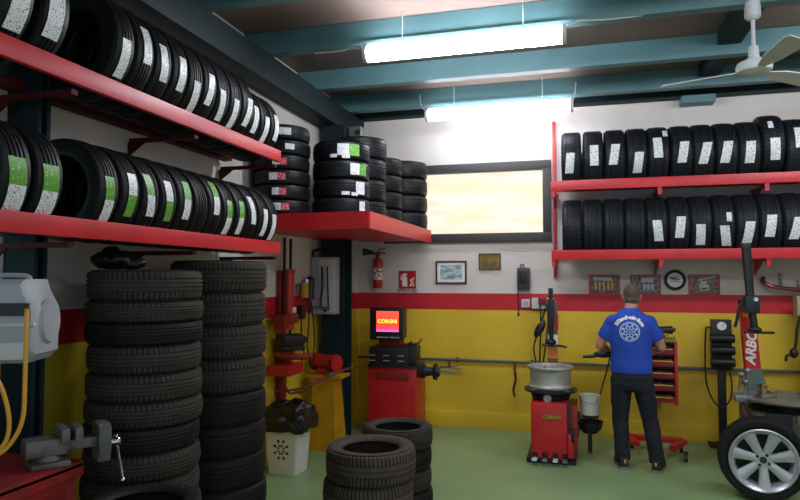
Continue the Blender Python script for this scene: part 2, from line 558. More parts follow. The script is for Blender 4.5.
def row_left(zt, ys, phis, kinds, grp, where):
    for i, (y, ph, k) in enumerate(zip(ys, phis, kinds)):
        big = zt > 2.3 and i < 11
        Ro = .281 if big else .255
        w = .148 if i > 1 else .16
        desc = {'w': 'white sticker', 'gw': 'green over white sticker', 'wg': 'white over green sticker', '': 'bare tread and no sticker'}[k]
        o = tyre(Ro, w, .165, M_NEWT, (-2.445, y, zt+(.198 if big else .159)+.001), ROTY, '%s tyre from the left on %s left-wall shelf, %s' % (ORD[i], where, desc), grp)
        if k:
            sticker(o, Ro, ph, .20 if k == 'w' else .23, .062 if i > 1 else .085, k, random.uniform(-.012, .012), random.uniform(-.03, .03))
yu = [2.04, 2.23] + [2.665+.153*k for k in range(12)]
row_left(2.685, yu, [-18, -11, -19, 7, -3, -5, -25, -6, -19, -22, -11, -6, -15, -3], ['w']*14, 'tyres on the upper left shelf', 'the upper')
yl = [2.07, 2.24] + [2.60+.158*k for k in range(12)]
row_left(1.975, yl, [-13, -14, -13, -3, 1, -2, 4, 8, 17, -10, -7, 9, -8, -14],
         ['gw', 'gw', 'gw', 'wg', 'gw', 'wg', 'gw', '', 'gw', 'gw', 'gw', 'w', 'w', 'w'], 'tyres on the lower left shelf', 'the lower')

# -- red rack on the back wall at right
def right_shelf(zt, label):
    x0, x1 = -.28, 2.9
    t = thing('wall_shelf', label, 'shelf', (x0, YB, zt))
    L = x1-x0
    MB().box((L/2, -.54, -.05), (L, .03, .10), bev=.003).obj('front_lip', M_REDF, t)
    MB().box((L/2, -.09, -.03), (L, .03, .06), bev=.003).obj('back_rail', M_REDF, t)
    for x in (.02, 1.05, 2.0, 2.95):
        b = MB()
        b.box((x, -.28, -.112), (.04, .52, .024))
        b.box((x, -.52, -.14), (.035, .035, .06))
        b.prism([(-.01, -.26), (-.01, -.12), (-.34, -.12)], -.006, .006, M=Matrix.Translation((x, 0, 0)) @ Matrix.Rotation(PI/2, 4, 'Z') @ Matrix.Rotation(PI/2, 4, 'X'))
        b.obj('bracket', M_REDF, t)
    return t
right_shelf(2.70, 'red tyre shelf on the back wall at right, upper level')
right_shelf(1.985, 'red tyre shelf on the back wall at right, lower level above the posters')
t = thing('shelf_upright', 'thin red upright post on the back wall at the left end of the right-hand shelves', 'post', (-.262, YB-.026, 1.70))
MB().box((0, 0, .87), (.034, .04, 1.74), bev=.003).obj('post', M_REDF, t)
MB().box((.02, -.015, .28-.06), (.05, .015, .05)).box((.02, -.015, 1.0-.1), (.05, .015, .05)).obj('shelf_clip', M_REDF, t)
ROTX = (PI/2, 0, -PI/2)
def row_right(zt, xs, phis, grp, where, extra):
    for i, (x, ph) in enumerate(zip(xs, phis)):
        z = zt+.228
        if where == 'upper' and i == 9:
            z += .05
        has = ph is not None
        o = tyre(.31, .196, .205, M_RACKT, (x, 6.975, z), ROTX,
                 '%s tyre from the left on the %s right-hand shelf, %s' % (ORD[i], where, 'white sticker on its tread' if has else 'plain black tread'), grp)
        if has:
            sticker(o, .31, ph, .21, .082, 'w', random.uniform(-.012, .012), random.uniform(-.05, .03))
        for a, zz in extra.get(i, []):
            s = sticker(o, .31, a, .09, .045, 'w', zz, 0)
            s['label'] = 'small white sticker'
xu = [-.074, .141, .352, .559, .762, .971, 1.167, 1.369, 1.567, 1.77, 1.975, 2.18, 2.385, 2.59]
row_right(2.70, xu, [-12, 1, 1, -17, 10, -1, -5, -5, -7, -13, 16, 3, -4, 2], 'tyres on the upper right shelf', 'upper', {4: [(40, -.06)], 9: [(34, .02)]})
xl = [-.072, .131, .333, .533, .733, .933, 1.13, 1.33, 1.53, 1.73, 1.93, 2.13, 2.33, 2.53]
row_right(1.985, xl, [None]*4 + [-10, -4, -19, -22, -16, -5, -10, -16, -8, -12], 'tyres on the lower right shelf', 'lower', {7: [(13, -.04)]})

# -- red corner platform with stacks of small tyres
poly = [(XL, 4.84), (-1.62, 4.84), (-1.62, 7.02), (-2.40, 7.02), (-2.40, 6.38), (XL, 6.38)]
t = thing('tyre_platform', 'red platform high in the left corner carrying stacks of small tyres', 'shelf', (0, 0, 2.095))
MB().prism(poly, .02, .138).obj('deck', M_REDF, t)
b = MB(); b.box((-2.185, 4.835, .07), (1.13, .012, .14)).box((-1.615, 5.93, .07), (.012, 2.19, .14)); b.obj('edge_lip', M_REDF, t)
ZP = 2.2335
def stack(x, y, z0, widths, Ro, ri, mats, grp, labels, stk=None, jit=.012, grooves=4, tilt=0):
    """stack of tyres lying flat, listed from the bottom up"""
    z = z0
    res = []
    for i, w in enumerate(widths):
        m = mats[i % len(mats)] if isinstance(mats, list) else mats
        ro = Ro[i] if isinstance(Ro, list) else Ro
        jx, jy = (random.uniform(-jit, jit), random.uniform(-jit, jit)) if i else (0, 0)
        o = tyre(ro, w, ri, m, (x+jx, y+jy, z+w/2+.0005), (0, 0, random.uniform(0, 6) if not stk else 0), labels(len(widths)-1-i), grp, grooves=grooves)
        if stk and i in stk:
            for s in stk[i]:
                sticker(o, ro, *s)
        z += w + .001
        res.append(o)
    return res
def toplab(fmt):
    return lambda k: fmt % ('top' if k == 0 else ORD[k] + ' from the top')
CAMA = lambda x, y: math.degrees(math.atan2(-y, -x))     # bearing towards the open front of the shop
a1 = CAMA(-2.47, 4.97)
def turned(ang):
    return ang
stack(-2.495, 5.065, ZP, [.126]*6, .245, .165, M_NEWS, 'small tyres stacked on the corner platform',
      toplab('narrow tyre in the platform stack against the left wall, %s'),
      {5: [(a1+4, .12, .06, 'w')], 4: [(a1+14, .08, .05, 'w')], 3: [(a1-4, .12, .06, 'r')], 2: [(a1-10, .14, .06, 'r')], 1: [(a1-6, .12, .06, 'r')], 0: [(a1-2, .14, .06, 'r')]}, jit=.004)
a2 = CAMA(-2.06, 5.3)
stack(-2.05, 5.345, ZP, [.162]*4, .255, .17, M_NEWS, 'small tyres stacked on the corner platform',
      toplab('tyre in the platform stack with green stickers, %s'),
      {3: [(a2+14, .20, .10, 'gw'), (a2-16, .06, .03, 'w', -.055), (a2+8, .07, .03, 'w', -.06)], 2: [(a2+38, .18, .10, 'gw')], 1: [(a2+40, .10, .11, 'w'), (a2+8, .07, .03, 'w', -.05), (a2+26, .06, .03, 'w', -.055)], 0: [(a2+46, .07, .10, 'w')]}, jit=.004)
stack(-2.055, 5.868, ZP, [.2]*4, .258, .17, M_NEWS, 'small tyres stacked on the corner platform', toplab('tyre in the platform stack carrying a grey box, %s'), jit=.004)
stack(-2.03, 6.39, ZP, [.174]*4, .255, .17, M_NEWS, 'small tyres stacked on the corner platform', toplab('tyre in the corner platform third stack from the front, %s'), jit=.004)
stack(-1.89, 6.90, ZP, [.185]*4, .262, .17, M_NEWS, 'small tyres stacked on the corner platform', toplab('tyre in the platform stack overlapping the window, %s'), jit=.003)
o = MB().box((0, 0, .07), (.12, .12, .14), bev=.006).obj('junction_box', M_OLIVE, loc=(-2.1, 5.90, ZP+.8055))
tag(o, 'small grey box lying on a tyre stack of the corner platform', 'box')
MB().cyl((.03, -.061, .08), (.03, -.064, .08), .03, n=16).obj('opening', M_BLK, o)

# -- tall stacks by the left wall
wst = [.136]*5 + [.130, .130, .126, .138, .145, .115, .106, .16]
rst = [.30]*5 + [.297, .297, .30, .296, .29, .30, .302, .295]
stack(-2.275, 2.98, 0, wst, rst, .19, [M_USED, M_USED, M_DARKT, M_USED], 'used tyres in the tall stack nearest the workbench', toplab('used tyre in the tall stack nearest the workbench, %s'), jit=.008)
w2 = [.196]*5 + [.21, .207, .205, .20]
stack(-2.30, 3.76, 0, w2, .31, .20, [M_DARKT]*5 + [M_USED]*4, 'used tyres in the tall stack beside the waste bin', toplab('used tyre in the tall stack nearer the waste bin, %s'), jit=.008)
stack(-1.88, 2.47, 0, [.143]*5, .25, .165, M_DARKT, 'used tyres in the low stack by the vice', toplab('dark tyre in the low stack under the vice handle, %s'), jit=.004)
# crumpled dark cloth on the first stack
b = MB(); b.ell((0, 0, .055), (.13, .09, .055), n=24).ell((-.03, .02, .09), (.05, .04, .045), n=16).ell((.1, .02, .035), (.09, .06, .035), n=16)
o = remeshed(b, .008, 2, 'work_glove_bundle', M_BLK, None)
for v in o.data.vertices:
    k = noise.noise(v.co*22)*.012
    v.co += v.normal*k if v.co.z > .012 else V((0, 0, 0))
zmin = min(v.co.z for v in o.data.vertices)
for v in o.data.vertices:
    v.co.z -= zmin
o.location = (-2.46, 2.95, sum(wst)+.001*len(wst)+.001)
tag(o, 'crumpled black cloth lying on top of the tall tyre stack', 'cloth')

# -- two short stacks in the middle of the floor
stack(-1.34, 4.03, 0, [.204]*3, .295, .185, M_USED2, 'used tyres in the front floor stack', toplab('brownish worn tyre in the nearer short floor stack, %s'), grooves=3, jit=.012)
stack(-1.33, 4.68, 0, [.150]*4, .262, .17, [M_DARKT, M_USED, M_DARKT, M_USED], 'used tyres in the rear floor stack', toplab('worn tyre in the short floor stack before the red balancer, %s'), jit=.016)

# ------------------------------------------------------------------ workbench, vice and hose reel at lower left
t = thing('workbench', 'worn red steel workbench at lower left', 'workbench', (-2.42, 1.85, 0))
MB().box((0, 0, .885), (.6, 1.06, .03), bev=.004).box((.29, 0, .86), (.02, 1.06, .05)).obj('worktop', M_REDD, t)
for x in (-.25, .25):
    for y in (-.48, .48):
        MB().box((x, y, .435), (.055, .055, .87), bev=.004).obj('leg', M_REDD, t)
MB().box((0, 0, .3), (.5, .96, .02)).obj('lower_shelf', M_REDD, t)
MB().box((.27, 0, .79), (.03, .9, .12), bev=.003).obj('apron', M_REDD, t)

M_VICE = mat('worn vice iron', '#6a6864', .5, .3, col2='#4a4845', nscale=16)
t = thing('bench_vice', 'worn grey bench vice on the corner of the red workbench', 'vice', (-2.215, 2.262, .9005), R(-35))
b = MB(); b.box((0, .01, .012), (.17, .15, .024), bev=.006); b.cyl((0, .01, .02), (0, .01, .05), .06, .05, 24); b.obj('base', M_VICE, t)
b = MB(); b.box((0, .0, .08), (.115, .17, .075), bev=.016); b.box((0, .065, .125), (.15, .035, .06), bev=.008); b.obj('body', M_VICE, t)
b = MB(); b.box((0, .155, .075), (.062, .16, .045), bev=.006); b.box((0, .118, .125), (.15, .032, .06), bev=.008)
b.ring_strip([[V((x, .20+dy, z)) for x, z in ((-.055, -.012), (.055, -.012), (.07, .05), (.066, .135), (.045, .152), (-.045, .152), (-.066, .135), (-.07, .05))] for dy in (0, .05)])
b.obj('sliding_jaw', M_VICE, t)
b = MB(); b.cyl((0, .25, .055), (0, .285, .055), .02, n=16); b.ell((0, .29, .055), .022); b.cyl((-.02, .292, .07), (.085, .296, -.10), .0065, n=10); b.ell((-.02, .292, .07), .012); b.ell((.085, .296, -.10), .012)
b.obj('handle', M_CHROME, t, label='shiny screw handle')

rz = R(23)
t = thing('hose_reel', 'pale grey air hose reel hanging on the dark column above the workbench', 'hose reel', (-2.265, 2.135, 1.36), rz)
b = MB()
sil = [(-.115, .0), (.10, .0), (.135, .035), (.135, .22), (.10, .285), (.085, .335), (-.125, .335), (-.15, .27), (-.15, .04)]
b.ring_strip([[V((x*k, y, z*k+o)) for x, z in sil] for y, k, o in ((-.13, .88, .02), (-.105, 1, 0), (.105, 1, 0), (.13, .88, .02))])
b.obj('casing', M_GREY, t)
b = MB(); b.box((-.01, -.125, .05), (.22, .03, .07), bev=.008); b.box((-.01, -.125, .155), (.285, .022, .012)); b.obj('casing_rib', M_LGREY, t)
MB().box((.03, -.131, .215), (.165, .02, .05)).obj('hose_slot', M_BLK, t)
MB().cyl((.134, 0, .16), (.15, 0, .16), .095, .085, 28).obj('side_cap', M_GREY, t)
MB().tube([(-.1, 0, .325), (-.08, 0, .348), (.04, 0, .348), (.06, 0, .325)], .011, 8).obj('carry_handle', M_GREY, t)
b = MB(); b.box((-.01, .15, .18), (.06, .05, .3), bev=.004); b.box((-.14, .20, .18), (.36, .03, .10), bev=.004); b.box((-.20, .34, .18), (.05, .26, .08), bev=.004); b.obj('wall_bracket', M_DK, t)
b = MB()
b.tube([(.105, -.135, .215), (.118, -.165, .19), (.122, -.175, .1), (.122, -.175, -.08), (.118, -.175, -.2), (.09, -.18, -.28), (.04, -.19, -.335), (-.05, -.19, -.36), (-.15, -.18, -.32)], .0085, 10)
b.tube([(-.15, -.18, -.32), (-.18, -.16, -.2), (-.10, -.15, -.02), (-.03, -.16, .0), (.03, -.165, -.08), (.065, -.17, -.2), (.06, -.18, -.29), (.01, -.19, -.345)], .0085, 10)
b.obj('hose', M_HOSE, t, label='yellow air hose')

# ------------------------------------------------------------------ waste bin, spring compressor, grinder
t = thing('waste_bin', 'white plastic waste bin with a flower of slots, beside the tall tyre stack', 'bin', (-2.50, 5.24, 0))
def rrect(w, d, r, z, n=4):
    o = []
    for sx, sy, a0 in ((1, 1, 0), (-1, 1, 90), (-1, -1, 180), (1, -1, 270)):
        for k in range(n+1):
            a = R(a0+90*k/n)
            o.append(V((sx*(w/2-r)+r*math.cos(a), sy*(d/2-r)+r*math.sin(a), z)))
    return o
b = MB(); b.ring_strip([rrect(.27, .25, .03, .001), rrect(.335, .30, .035, .40), rrect(.36, .325, .04, .402), rrect(.36, .325, .04, .425), rrect(.325, .29, .03, .425), rrect(.26, .24, .025, .012)])
b.obj('body', M_WPL, t)
b = MB()
for k in range(8):
    a = R(45*k+22.5)
    for rr, sz in ((.028, .011), (.062, .015)):
        x, z = rr*math.cos(a), .22+rr*1.25*math.sin(a)
        yy = -.125 - (z/.40)*.025
        b.ell((x, yy, z), (sz*.75, .004, sz*1.1), M=Matrix.Rotation(-a+PI/2, 4, 'Y'), n=10)
b.obj('vent_slots', M_BLK, t)
b = MB()
prof = [rrect(.385, .35, .05, .375), rrect(.42, .385, .06, .42), rrect(.43, .39, .09, .48), rrect(.38, .34, .10, .56), rrect(.22, .2, .08, .61), rrect(.04, .04, .015, .62)]
b.ring_strip(prof)
bmesh.ops.subdivide_edges(b.bm, edges=b.bm.edges[:], cuts=3, use_grid_fill=True)
for v in b.bm.verts:
    d = V((noise.noise(v.co*14), noise.noise(v.co*14+V((9, 3, 1))), noise.noise(v.co*11+V((2, 7, 5)))))
    v.co += d*.04 + V((.02*max(0, .52-v.co.z)*4, 0, 0))
    q = max(abs(v.co.x)/.172, abs(v.co.y)/.155, 0)
    if v.co.z < .43:
        v.co.z = max(v.co.z, .365)
b.obj('bin_liner', M_BAG, t, label='black crumpled bin liner')

t = thing('spring_compressor', 'red wall-mounted spring compressor with curved clamp arms behind the waste bin', 'garage machine', (-2.64, 5.53, .62))
MB().box((-.07, 0, .55), (.05, .12, 1.2), bev=.005).obj('rail', M_REDD, t)
b = MB(); b.cyl((0, 0, .60), (0, 0, 1.14), .052, n=24); b.cyl((0, 0, 1.12), (0, 0, 1.16), .06, n=24); b.obj('cylinder', M_RED, t)
b = MB(); b.cyl((-.02, -.06, .3), (-.02, -.06, 1.46), .014, n=10); b.obj('guide_rod', M_BLKM, t)
b = MB(); b.cyl((.0, .03, .28), (.0, .03, 1.45), .014, n=10); b.obj('guide_rod', M_BLKM, t)
def yoke(z, m):
    b = MB()
    pts = [(-.04, .0, z), (.02, -.1, z+.02), (.0, -.22, z+.03), (.10, -.30, z+.03), (.24, -.25, z+.02), (.27, -.1, z+.01)]
    b.tube(pts, .028, 10)
    b.box((0, -.03, z), (.11, .12, .10), bev=.01)
    return b.obj('clamp_arm', m, t)
yoke(.36, M_REDD)
b = MB(); b.box((.02, -.12, .70), (.12, .34, .085), bev=.012); b.box((.05, -.27, .66), (.10, .06, .16), bev=.01); b.obj('upper_arm', M_REDD, t)
b = MB(); b.box((.02, -.10, .245), (.22, .30, .10), bev=.012); b.obj('lower_block', M_RED, t)
b = MB(); b.cyl((.02, -.22, .52), (.10, .02, .50), .062, n=20); b.cyl((.10, .02, .50), (.12, .08, .50), .04, n=16); b.cyl((-.0, -.2, .44), (.12, .06, .43), .03, n=16); b.obj('motor', M_DK, t)
b = MB(); b.tube([(.02, -.2, .2), (.10, -.2, .05), (.14, -.12, .04), (.15, -.02, .02)], .011, 8); b.tube([(-.02, -.25, .06), (.2, -.1, .08), (.45, .2, .2), (.55, .34, .22)], .011, 8); b.obj('hose', M_RHOSE, t)
MB().box((.055, 0, .78), (.012, .06, .05)).obj('nameplate', M_TEXTW, t, label='small white plate')

t = thing('pedestal_stand', 'yellow tapered steel pedestal beside the dark column, carrying the grinder', 'stand', (-2.48, 6.10, 0))
b = MB(); b.ring_strip([[V((x*k, y*k2, z)) for x, y in ((-.15, -.17), (.15, -.17), (.15, .17), (-.15, .17))] for z, k, k2 in ((.012, 1.0, .9), (.70, .72, .6))])
b.obj('column', M_YEL, t)
MB().box((0, 0, .006), (.34, .34, .012)).obj('foot_plate', M_YEL, t)
MB().box((0, 0, .715), (.40, .26, .03), bev=.005).obj('top_plate', M_YEL, t)
t = thing('bench_grinder', 'red bench grinder on top of the yellow pedestal', 'grinder', (-2.50, 6.10, .7305), R(-20))
MB().cyl((-.10, 0, .12), (.10, 0, .12), .072, n=28).box((0, 0, .03), (.12, .14, .06), bev=.008).obj('motor_body', M_RED, t)
for s in (-1, 1):
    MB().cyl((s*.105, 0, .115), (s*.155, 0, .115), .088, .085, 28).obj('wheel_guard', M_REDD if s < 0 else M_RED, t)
    MB().cyl((s*.12, 0, .11), (s*.145, 0, .11), .089, n=28).obj('grinding_wheel', M_DK, t)
MB().box((.16, -.1, .03), (.05, .09, .02)).box((.16, -.06, .015), (.03, .03, .03)).obj('tool_rest', M_STEEL, t)

# boxes and cables between the compressor and the dark column
t = thing('control_cabinet', 'pale grey electrical cabinet fixed to the front of the dark corner column', 'cabinet', (-2.60, 6.32, 1.32))
MB().box((0, .01, .30), (.27, .14, .60), bev=.008).obj('body', M_GREY, t)
MB().box((.04, -.065, .30), (.18, .012, .56), bev=.004).obj('door', M_LGREY, t)
b = MB(); b.tube([(.0, -.09, .50), (.01, -.095, .3), (-.01, -.09, .1), (.05, -.09, .03)], .012, 8); b.tube([(.06, -.09, .5), (.07, -.09, .2), (.08, -.09, .04)], .008, 8); b.obj('cable', M_BLK, t)
MB().tube([(-.12, -.02, .60), (-.13, -.02, .66), (-.06, -.02, .68), (.02, -.02, .65), (.05, -.02, .605)], .016, 8).obj('conduit', M_BLK, t)
MB().box((-.01, -.09, .07), (.20, .04, .03), bev=.005).obj('cable_tray', M_STEEL, t)
t = thing('air_regulator', 'yellow and black air filter regulator on the left wall beside the grey cabinet', 'regulator', (-2.71, 6.02, 1.36))
MB().box((-.02, 0, .22), (.04, .24, .12), bev=.004).obj('mounting_plate', M_STEEL, t)
MB().cyl((.04, -.07, .14), (.04, -.07, .29), .04, n=18).obj('filter_bowl', M_YEL, t)
b = MB(); b.cyl((.04, .06, .12), (.04, .06, .30), .048, n=18); b.ell((.04, .06, .31), .05); b.obj('oiler_bowl', M_BLK, t)
b = MB(); b.box((.03, -.12, .0), (.06, .10, .14), bev=.01); b.cyl((.03, -.14, -.07), (.03, -.14, .02), .03, n=14); b.obj('switch', M_BLK, t)
for pts in ([(.04, -.14, -.06), (.05, -.16, -.2), (.05, -.10, -.4), (.04, -.14, -.48)], [(.04, .0, .13), (.05, .02, -.1), (.05, -.02, -.35), (.05, .05, -.46)], [(.04, .07, .12), (.06, .10, -.05), (.05, .16, -.3), (.04, .15, -.5)]):
    MB().tube(pts, .008, 8).obj('air_line', M_BLK, t)
MB().cyl((.06, -.07, .29), (.06, -.07, .33), .022, n=16).obj('pressure_gauge', M_CHROME, t)

# ------------------------------------------------------------------ things on the back wall
YW = YB-.001
t = thing('fire_extinguisher', 'red fire extinguisher with a black horn hanging in the back corner', 'fire extinguisher', (-2.30, YB-.085, 1.58))
MB().lathe([(.001, 0), (.05, .0), (.058, .02), (.058, .30), (.05, .34), (.022, .365), (.022, .39), (.001, .39)], 24).obj('cylinder', M_RED, t)
b = MB(); b.lathe([(.0585, .10), (.0592, .10), (.0592, .24), (.0585, .24)], 24); b.obj('label', printed('extinguisher label', '#d9cfc4', '#8c2a2a', 34, .55), t)
b = MB(); b.box((0, 0, .405), (.05, .04, .04), bev=.006); b.tube([(0, 0, .42), (.03, -.02, .455), (.10, -.02, .47)], .008, 8); b.tube([(0, 0, .40), (.05, -.02, .415), (.10, -.02, .41)], .008, 8); b.obj('valve', M_REDD, t)
b = MB(); b.tube([(-.02, 0, .40), (-.05, -.02, .42), (-.06, -.02, .42)], .01, 8); b.cyl((-.05, -.02, .42), (-.17, -.03, .43), .018, .045, 16); b.obj('horn', M_BLK, t)
MB().box((0, .06, .30), (.05, .05, .06)).obj('wall_hook', M_DK, t)

def panel(name, label, cat, x0, x1, z0, z1, th, m, group=None):
    t = thing(name, label, cat, ((x0+x1)/2, YW, z0), 0, group)
    w, h = x1-x0, z1-z0
    return t, w, h
t, w, h = panel('safety_sign', 'red fire extinguisher sign with white pictogram and a name strip below', 'sign', -2.064, -1.857, 1.575, 1.785, .004, M_RED)
MB().box((0, -.003, h/2), (w, .005, h)).obj('plate', M_RED, t)
b = MB(); k = Matrix.Rotation(PI/2, 4, 'X')
b.prism([(-.065, .025), (.0, .025), (.0, .12), (-.012, .145), (-.053, .145), (-.065, .12)], .0055, .007, M=k)
b.prism([(-.05, .15), (-.015, .15), (-.015, .16), (.0, .165), (-.005, .18), (-.045, .18), (-.075, .155), (-.085, .10), (-.075, .10), (-.065, .145), (-.045, .165)], .0055, .007, M=k)
for dx, dz, s in ((.025, .03, 1.), (.045, .06, 1.), (.03, .085, .9), (.06, .105, .8), (.06, .03, .9)):
    b.prism([(dx, dz), (dx+.016*s, dz-.004), (dx+.03*s, dz+.02*s), (dx+.026*s, dz+.045*s), (dx+.02*s, dz+.022*s), (dx+.008*s, dz+.03*s)], .0055, .007, M=k)
b.obj('pictogram', M_TEXTW, t, label='white extinguisher and flames')
letters('lettering', 'ESTINTORE', .047, M_TEXTD, t, T(0, -.003, -.025) @ WALLTXT)

t, w, h = panel('framed_picture', 'framed blue-grey picture with white mount in a red-brown frame', 'picture', -1.616, -1.252, 1.632, 1.898, .02, M_REDD)
def frame(t, w, h, fw, th, m, name='frame'):
    b = MB()
    b.box((0, -th/2, fw/2), (w, th, fw)); b.box((0, -th/2, h-fw/2), (w, th, fw))
    for s in (-1, 1):
        b.box((s*(w-fw)/2, -th/2, h/2), (fw, th*.98, h-2*fw+.002))
    return b.obj(name, m, t)
frame(t, w, h, .02, .022, mat('mahogany frame', '#5b2328', .45))
MB().box((0, -.006, h/2), (w-.036, .008, h-.036)).obj('mount', M_TEXTW, t)
MB().box((0, -.012, h/2), (w-.11, .004, h-.10)).obj('print', patches('harbour print', ['#39504e', '#6f8d90', '#8fa9ab', '#c8d2d2', '#51665f'], 9, (1, 1, 2)), t)
t, w, h = panel('plaque', 'small gold plaque in a dark frame on the white wall', 'plaque', -1.112, -.862, 1.793, 1.98, .02, M_GOLD)
frame(t, w, h, .012, .02, mat('dark bronze frame', '#4b3c26', .4))
MB().box((0, -.006, h/2), (w-.02, .008, h-.02)).obj('plate', mat('old gold plate', '#97793a', .35, .5, col2='#6e5a2c', nscale=14), t)
b = MB()
for i in range(-2, 3):
    b.box((i*.03, -.012, .055+.006*((i*7) % 3)), (.018, .006, .03+.012*((i*5) % 3)), bev=.003)
b.box((0, -.012, .032), (.17, .005, .008)); b.obj('relief', M_OLIVE, t)

t = thing('wall_phone', 'dark grey handset box with a hanging cord on the white wall', 'phone', (-.607, YW, 1.56))
MB().box((0, -.035, .13), (.14, .07, .25), bev=.014).obj('case', mat('dark grey plastic', '#34363b', .45), t)
MB().box((0, -.072, .15), (.09, .006, .14), bev=.002).obj('keypad', M_BLK, t)
MB().tube([(-.03, -.03, .25), (-.03, -.03, .285), (.0, -.03, .29), (.0, -.03, .25)], .006, 6).obj('hook', M_BLK, t)
b = MB(); b.tube([(-.062, -.02, .01), (-.066, -.01, -.1), (-.06, -.01, -.2), (-.062, -.012, -.26)], .005, 6); b.ell((-.062, -.012, -.27), (.012, .01, .02)); b.obj('cord', M_BLK, t)

t = thing('socket', 'pale grey wall socket on the red band', 'socket', (-.587, YW, 1.372))
MB().box((0, -.02, .046), (.09, .04, .092), bev=.008).obj('case', M_LGREY, t)
MB().cyl((0, -.041, .046), (0, -.044, .046), .03, n=20).obj('socket_face', M_GREY, t)
t = thing('socket', 'bank of grey switch boxes with plugs on the red band behind the tyre changer', 'socket', (-.40, YW, 1.36))
MB().box((0, -.03, .06), (.24, .06, .12), bev=.008).obj('case', M_LGREY, t)
MB().box((.0, -.075, .09), (.09, .05, .07), bev=.008).obj('plug', M_REDD, t)
b = MB(); b.tube([(-.03, -.08, .06), (-.02, -.1, -.1), (-.03, -.08, -.4), (-.04, -.06, -.58)], .009, 8); b.tube([(.03, -.08, .06), (.06, -.11, -.04), (.04, -.08, -.3), (.0, -.06, -.58)], .009, 8); b.obj('cable', M_BLK, t)

t = thing('air_pipe', 'thin steel compressed air pipe running along the yellow back wall', 'pipe', (0, YB-.045, .765))
MB().cyl((-2.55, 0, 0), (3.6, 0, 0), .016, n=12).obj('pipe', mat('painted pipe', '#46555c', .4), t)
for x in (-1.36, -.52, .9, 2.3):
    MB().box((x, .025, 0), (.03, .04, .05)).obj('pipe_clip', M_DK, t)
for x in (-1.45, -.71):
    MB().cyl((x, 0, -.07), (x, 0, .0), .011, n=10).box((x, -.02, -.075), (.03, .05, .025), bev=.004).obj('tap', M_REDD, t)
MB().cyl((-1.56, -.02, -.085), (-1.30, -.02, -.085), .014, n=10).obj('coupling', M_CHROME, t)
o = MB().tube([(0, 0, 0), (.01, -.01, -.10), (-.015, -.01, -.2), (.0, -.02, -.28)], .012, 8).obj('air_nozzle', M_BLK, loc=(-.71, YB-.075, .67))
tag(o, 'short black air nozzle hanging from the wall pipe left of the tyre changer', 'tool')

POST = [patches('team photo', ['#2a2119', '#5a4f26', '#8d8277', '#5c2c22', '#3a424e', '#6d6430'], 22, (1.2, 1, 1)),
        patches('motorcycle photo', ['#202427', '#4e5357', '#85898d', '#5a2c2a', '#343a42'], 22, (1.1, 1, .9)),
        patches('rally photo', ['#2c2b24', '#63613a', '#8b8072', '#643629', '#454e42'], 20, (1, 1, 1.2))]
for i, (x0, x1, lab) in enumerate(((.094, .412, 'red-bordered photo poster leftmost of the three, showing a group'), (.517, .825, 'red-bordered photo poster behind the man\'s head, between the other two'), (1.093, 1.395, 'red-bordered photo poster right of the round black wall clock'))):
    t, w, h = panel('poster', lab, 'poster', x0, x1, 1.527, 1.737, .01, None, 'red-bordered posters')
    MB().box((0, -.004, h/2), (w, .007, h)).obj('backing', M_RED, t)
    MB().box((0, -.009, h/2), (w-.035, .003, h-.035)).obj('photo', POST[i], t)
    b = MB()
    if i == 0:
        b.box((-.02, -.011, h*.78), (.19, .002, .035), 0, Matrix.Rotation(.04, 4, 'Y'))
        for x in (-.09, -.05, -.005, .04, .08):
            b.box((x, -.011, h*.42), (.02, .002, .085), 1)
    elif i == 1:
        b.box((.02, -.011, h*.72), (.12, .002, .05), 0)
        for x in (-.01, .03, .07):
            b.ell((x, -.011, h*.38), (.017, .002, .034), 0, n=12)
    else:
        b.box((.0, -.011, h*.36), (.09, .002, .06), 0); b.box((-.005, -.011, h*.60), (.06, .002, .03), 0); b.box((.0, -.0125, h*.30), (.06, .001, .016), 2)
        b.box((.02, -.011, h*.8), (.17, .002, .016), 0, Matrix.Rotation(-.22, 4, 'Y'))
    b.obj('figures', [M_LGREY, M_GOLD, M_DK], t)
t = thing('wall_clock', 'round clock with a black tyre-shaped rim on the white wall', 'clock', (.963, YW, 1.679))
b = MB(); b.lathe([(.078, .0), (.105, .0), (.109, .018), (.105, .036), (.088, .04), (.078, .03)], 40, M=Matrix.Rotation(PI/2, 4, 'X'), close=True); b.obj('rim', M_BLK, t)
MB().cyl((0, -.002, 0), (0, -.016, 0), .08, n=40).obj('dial', M_TEXTW, t)
b = MB(); b.tube([(-.05, -.02, .005), (-.035, -.02, .03), (-.025, -.02, .0), (-.01, -.02, .028), (0, -.02, .0), (.015, -.02, .025), (.025, -.02, .0), (.05, -.02, .012)], .004, 6); b.tube([(-.045, -.02, -.02), (0, -.02, -.012), (.045, -.02, -.018)], .003, 6); b.obj('script', M_DK, t)
MB().cyl((0, -.016, 0), (0, -.021, 0), .006, n=10).obj('hub', M_DK, t)

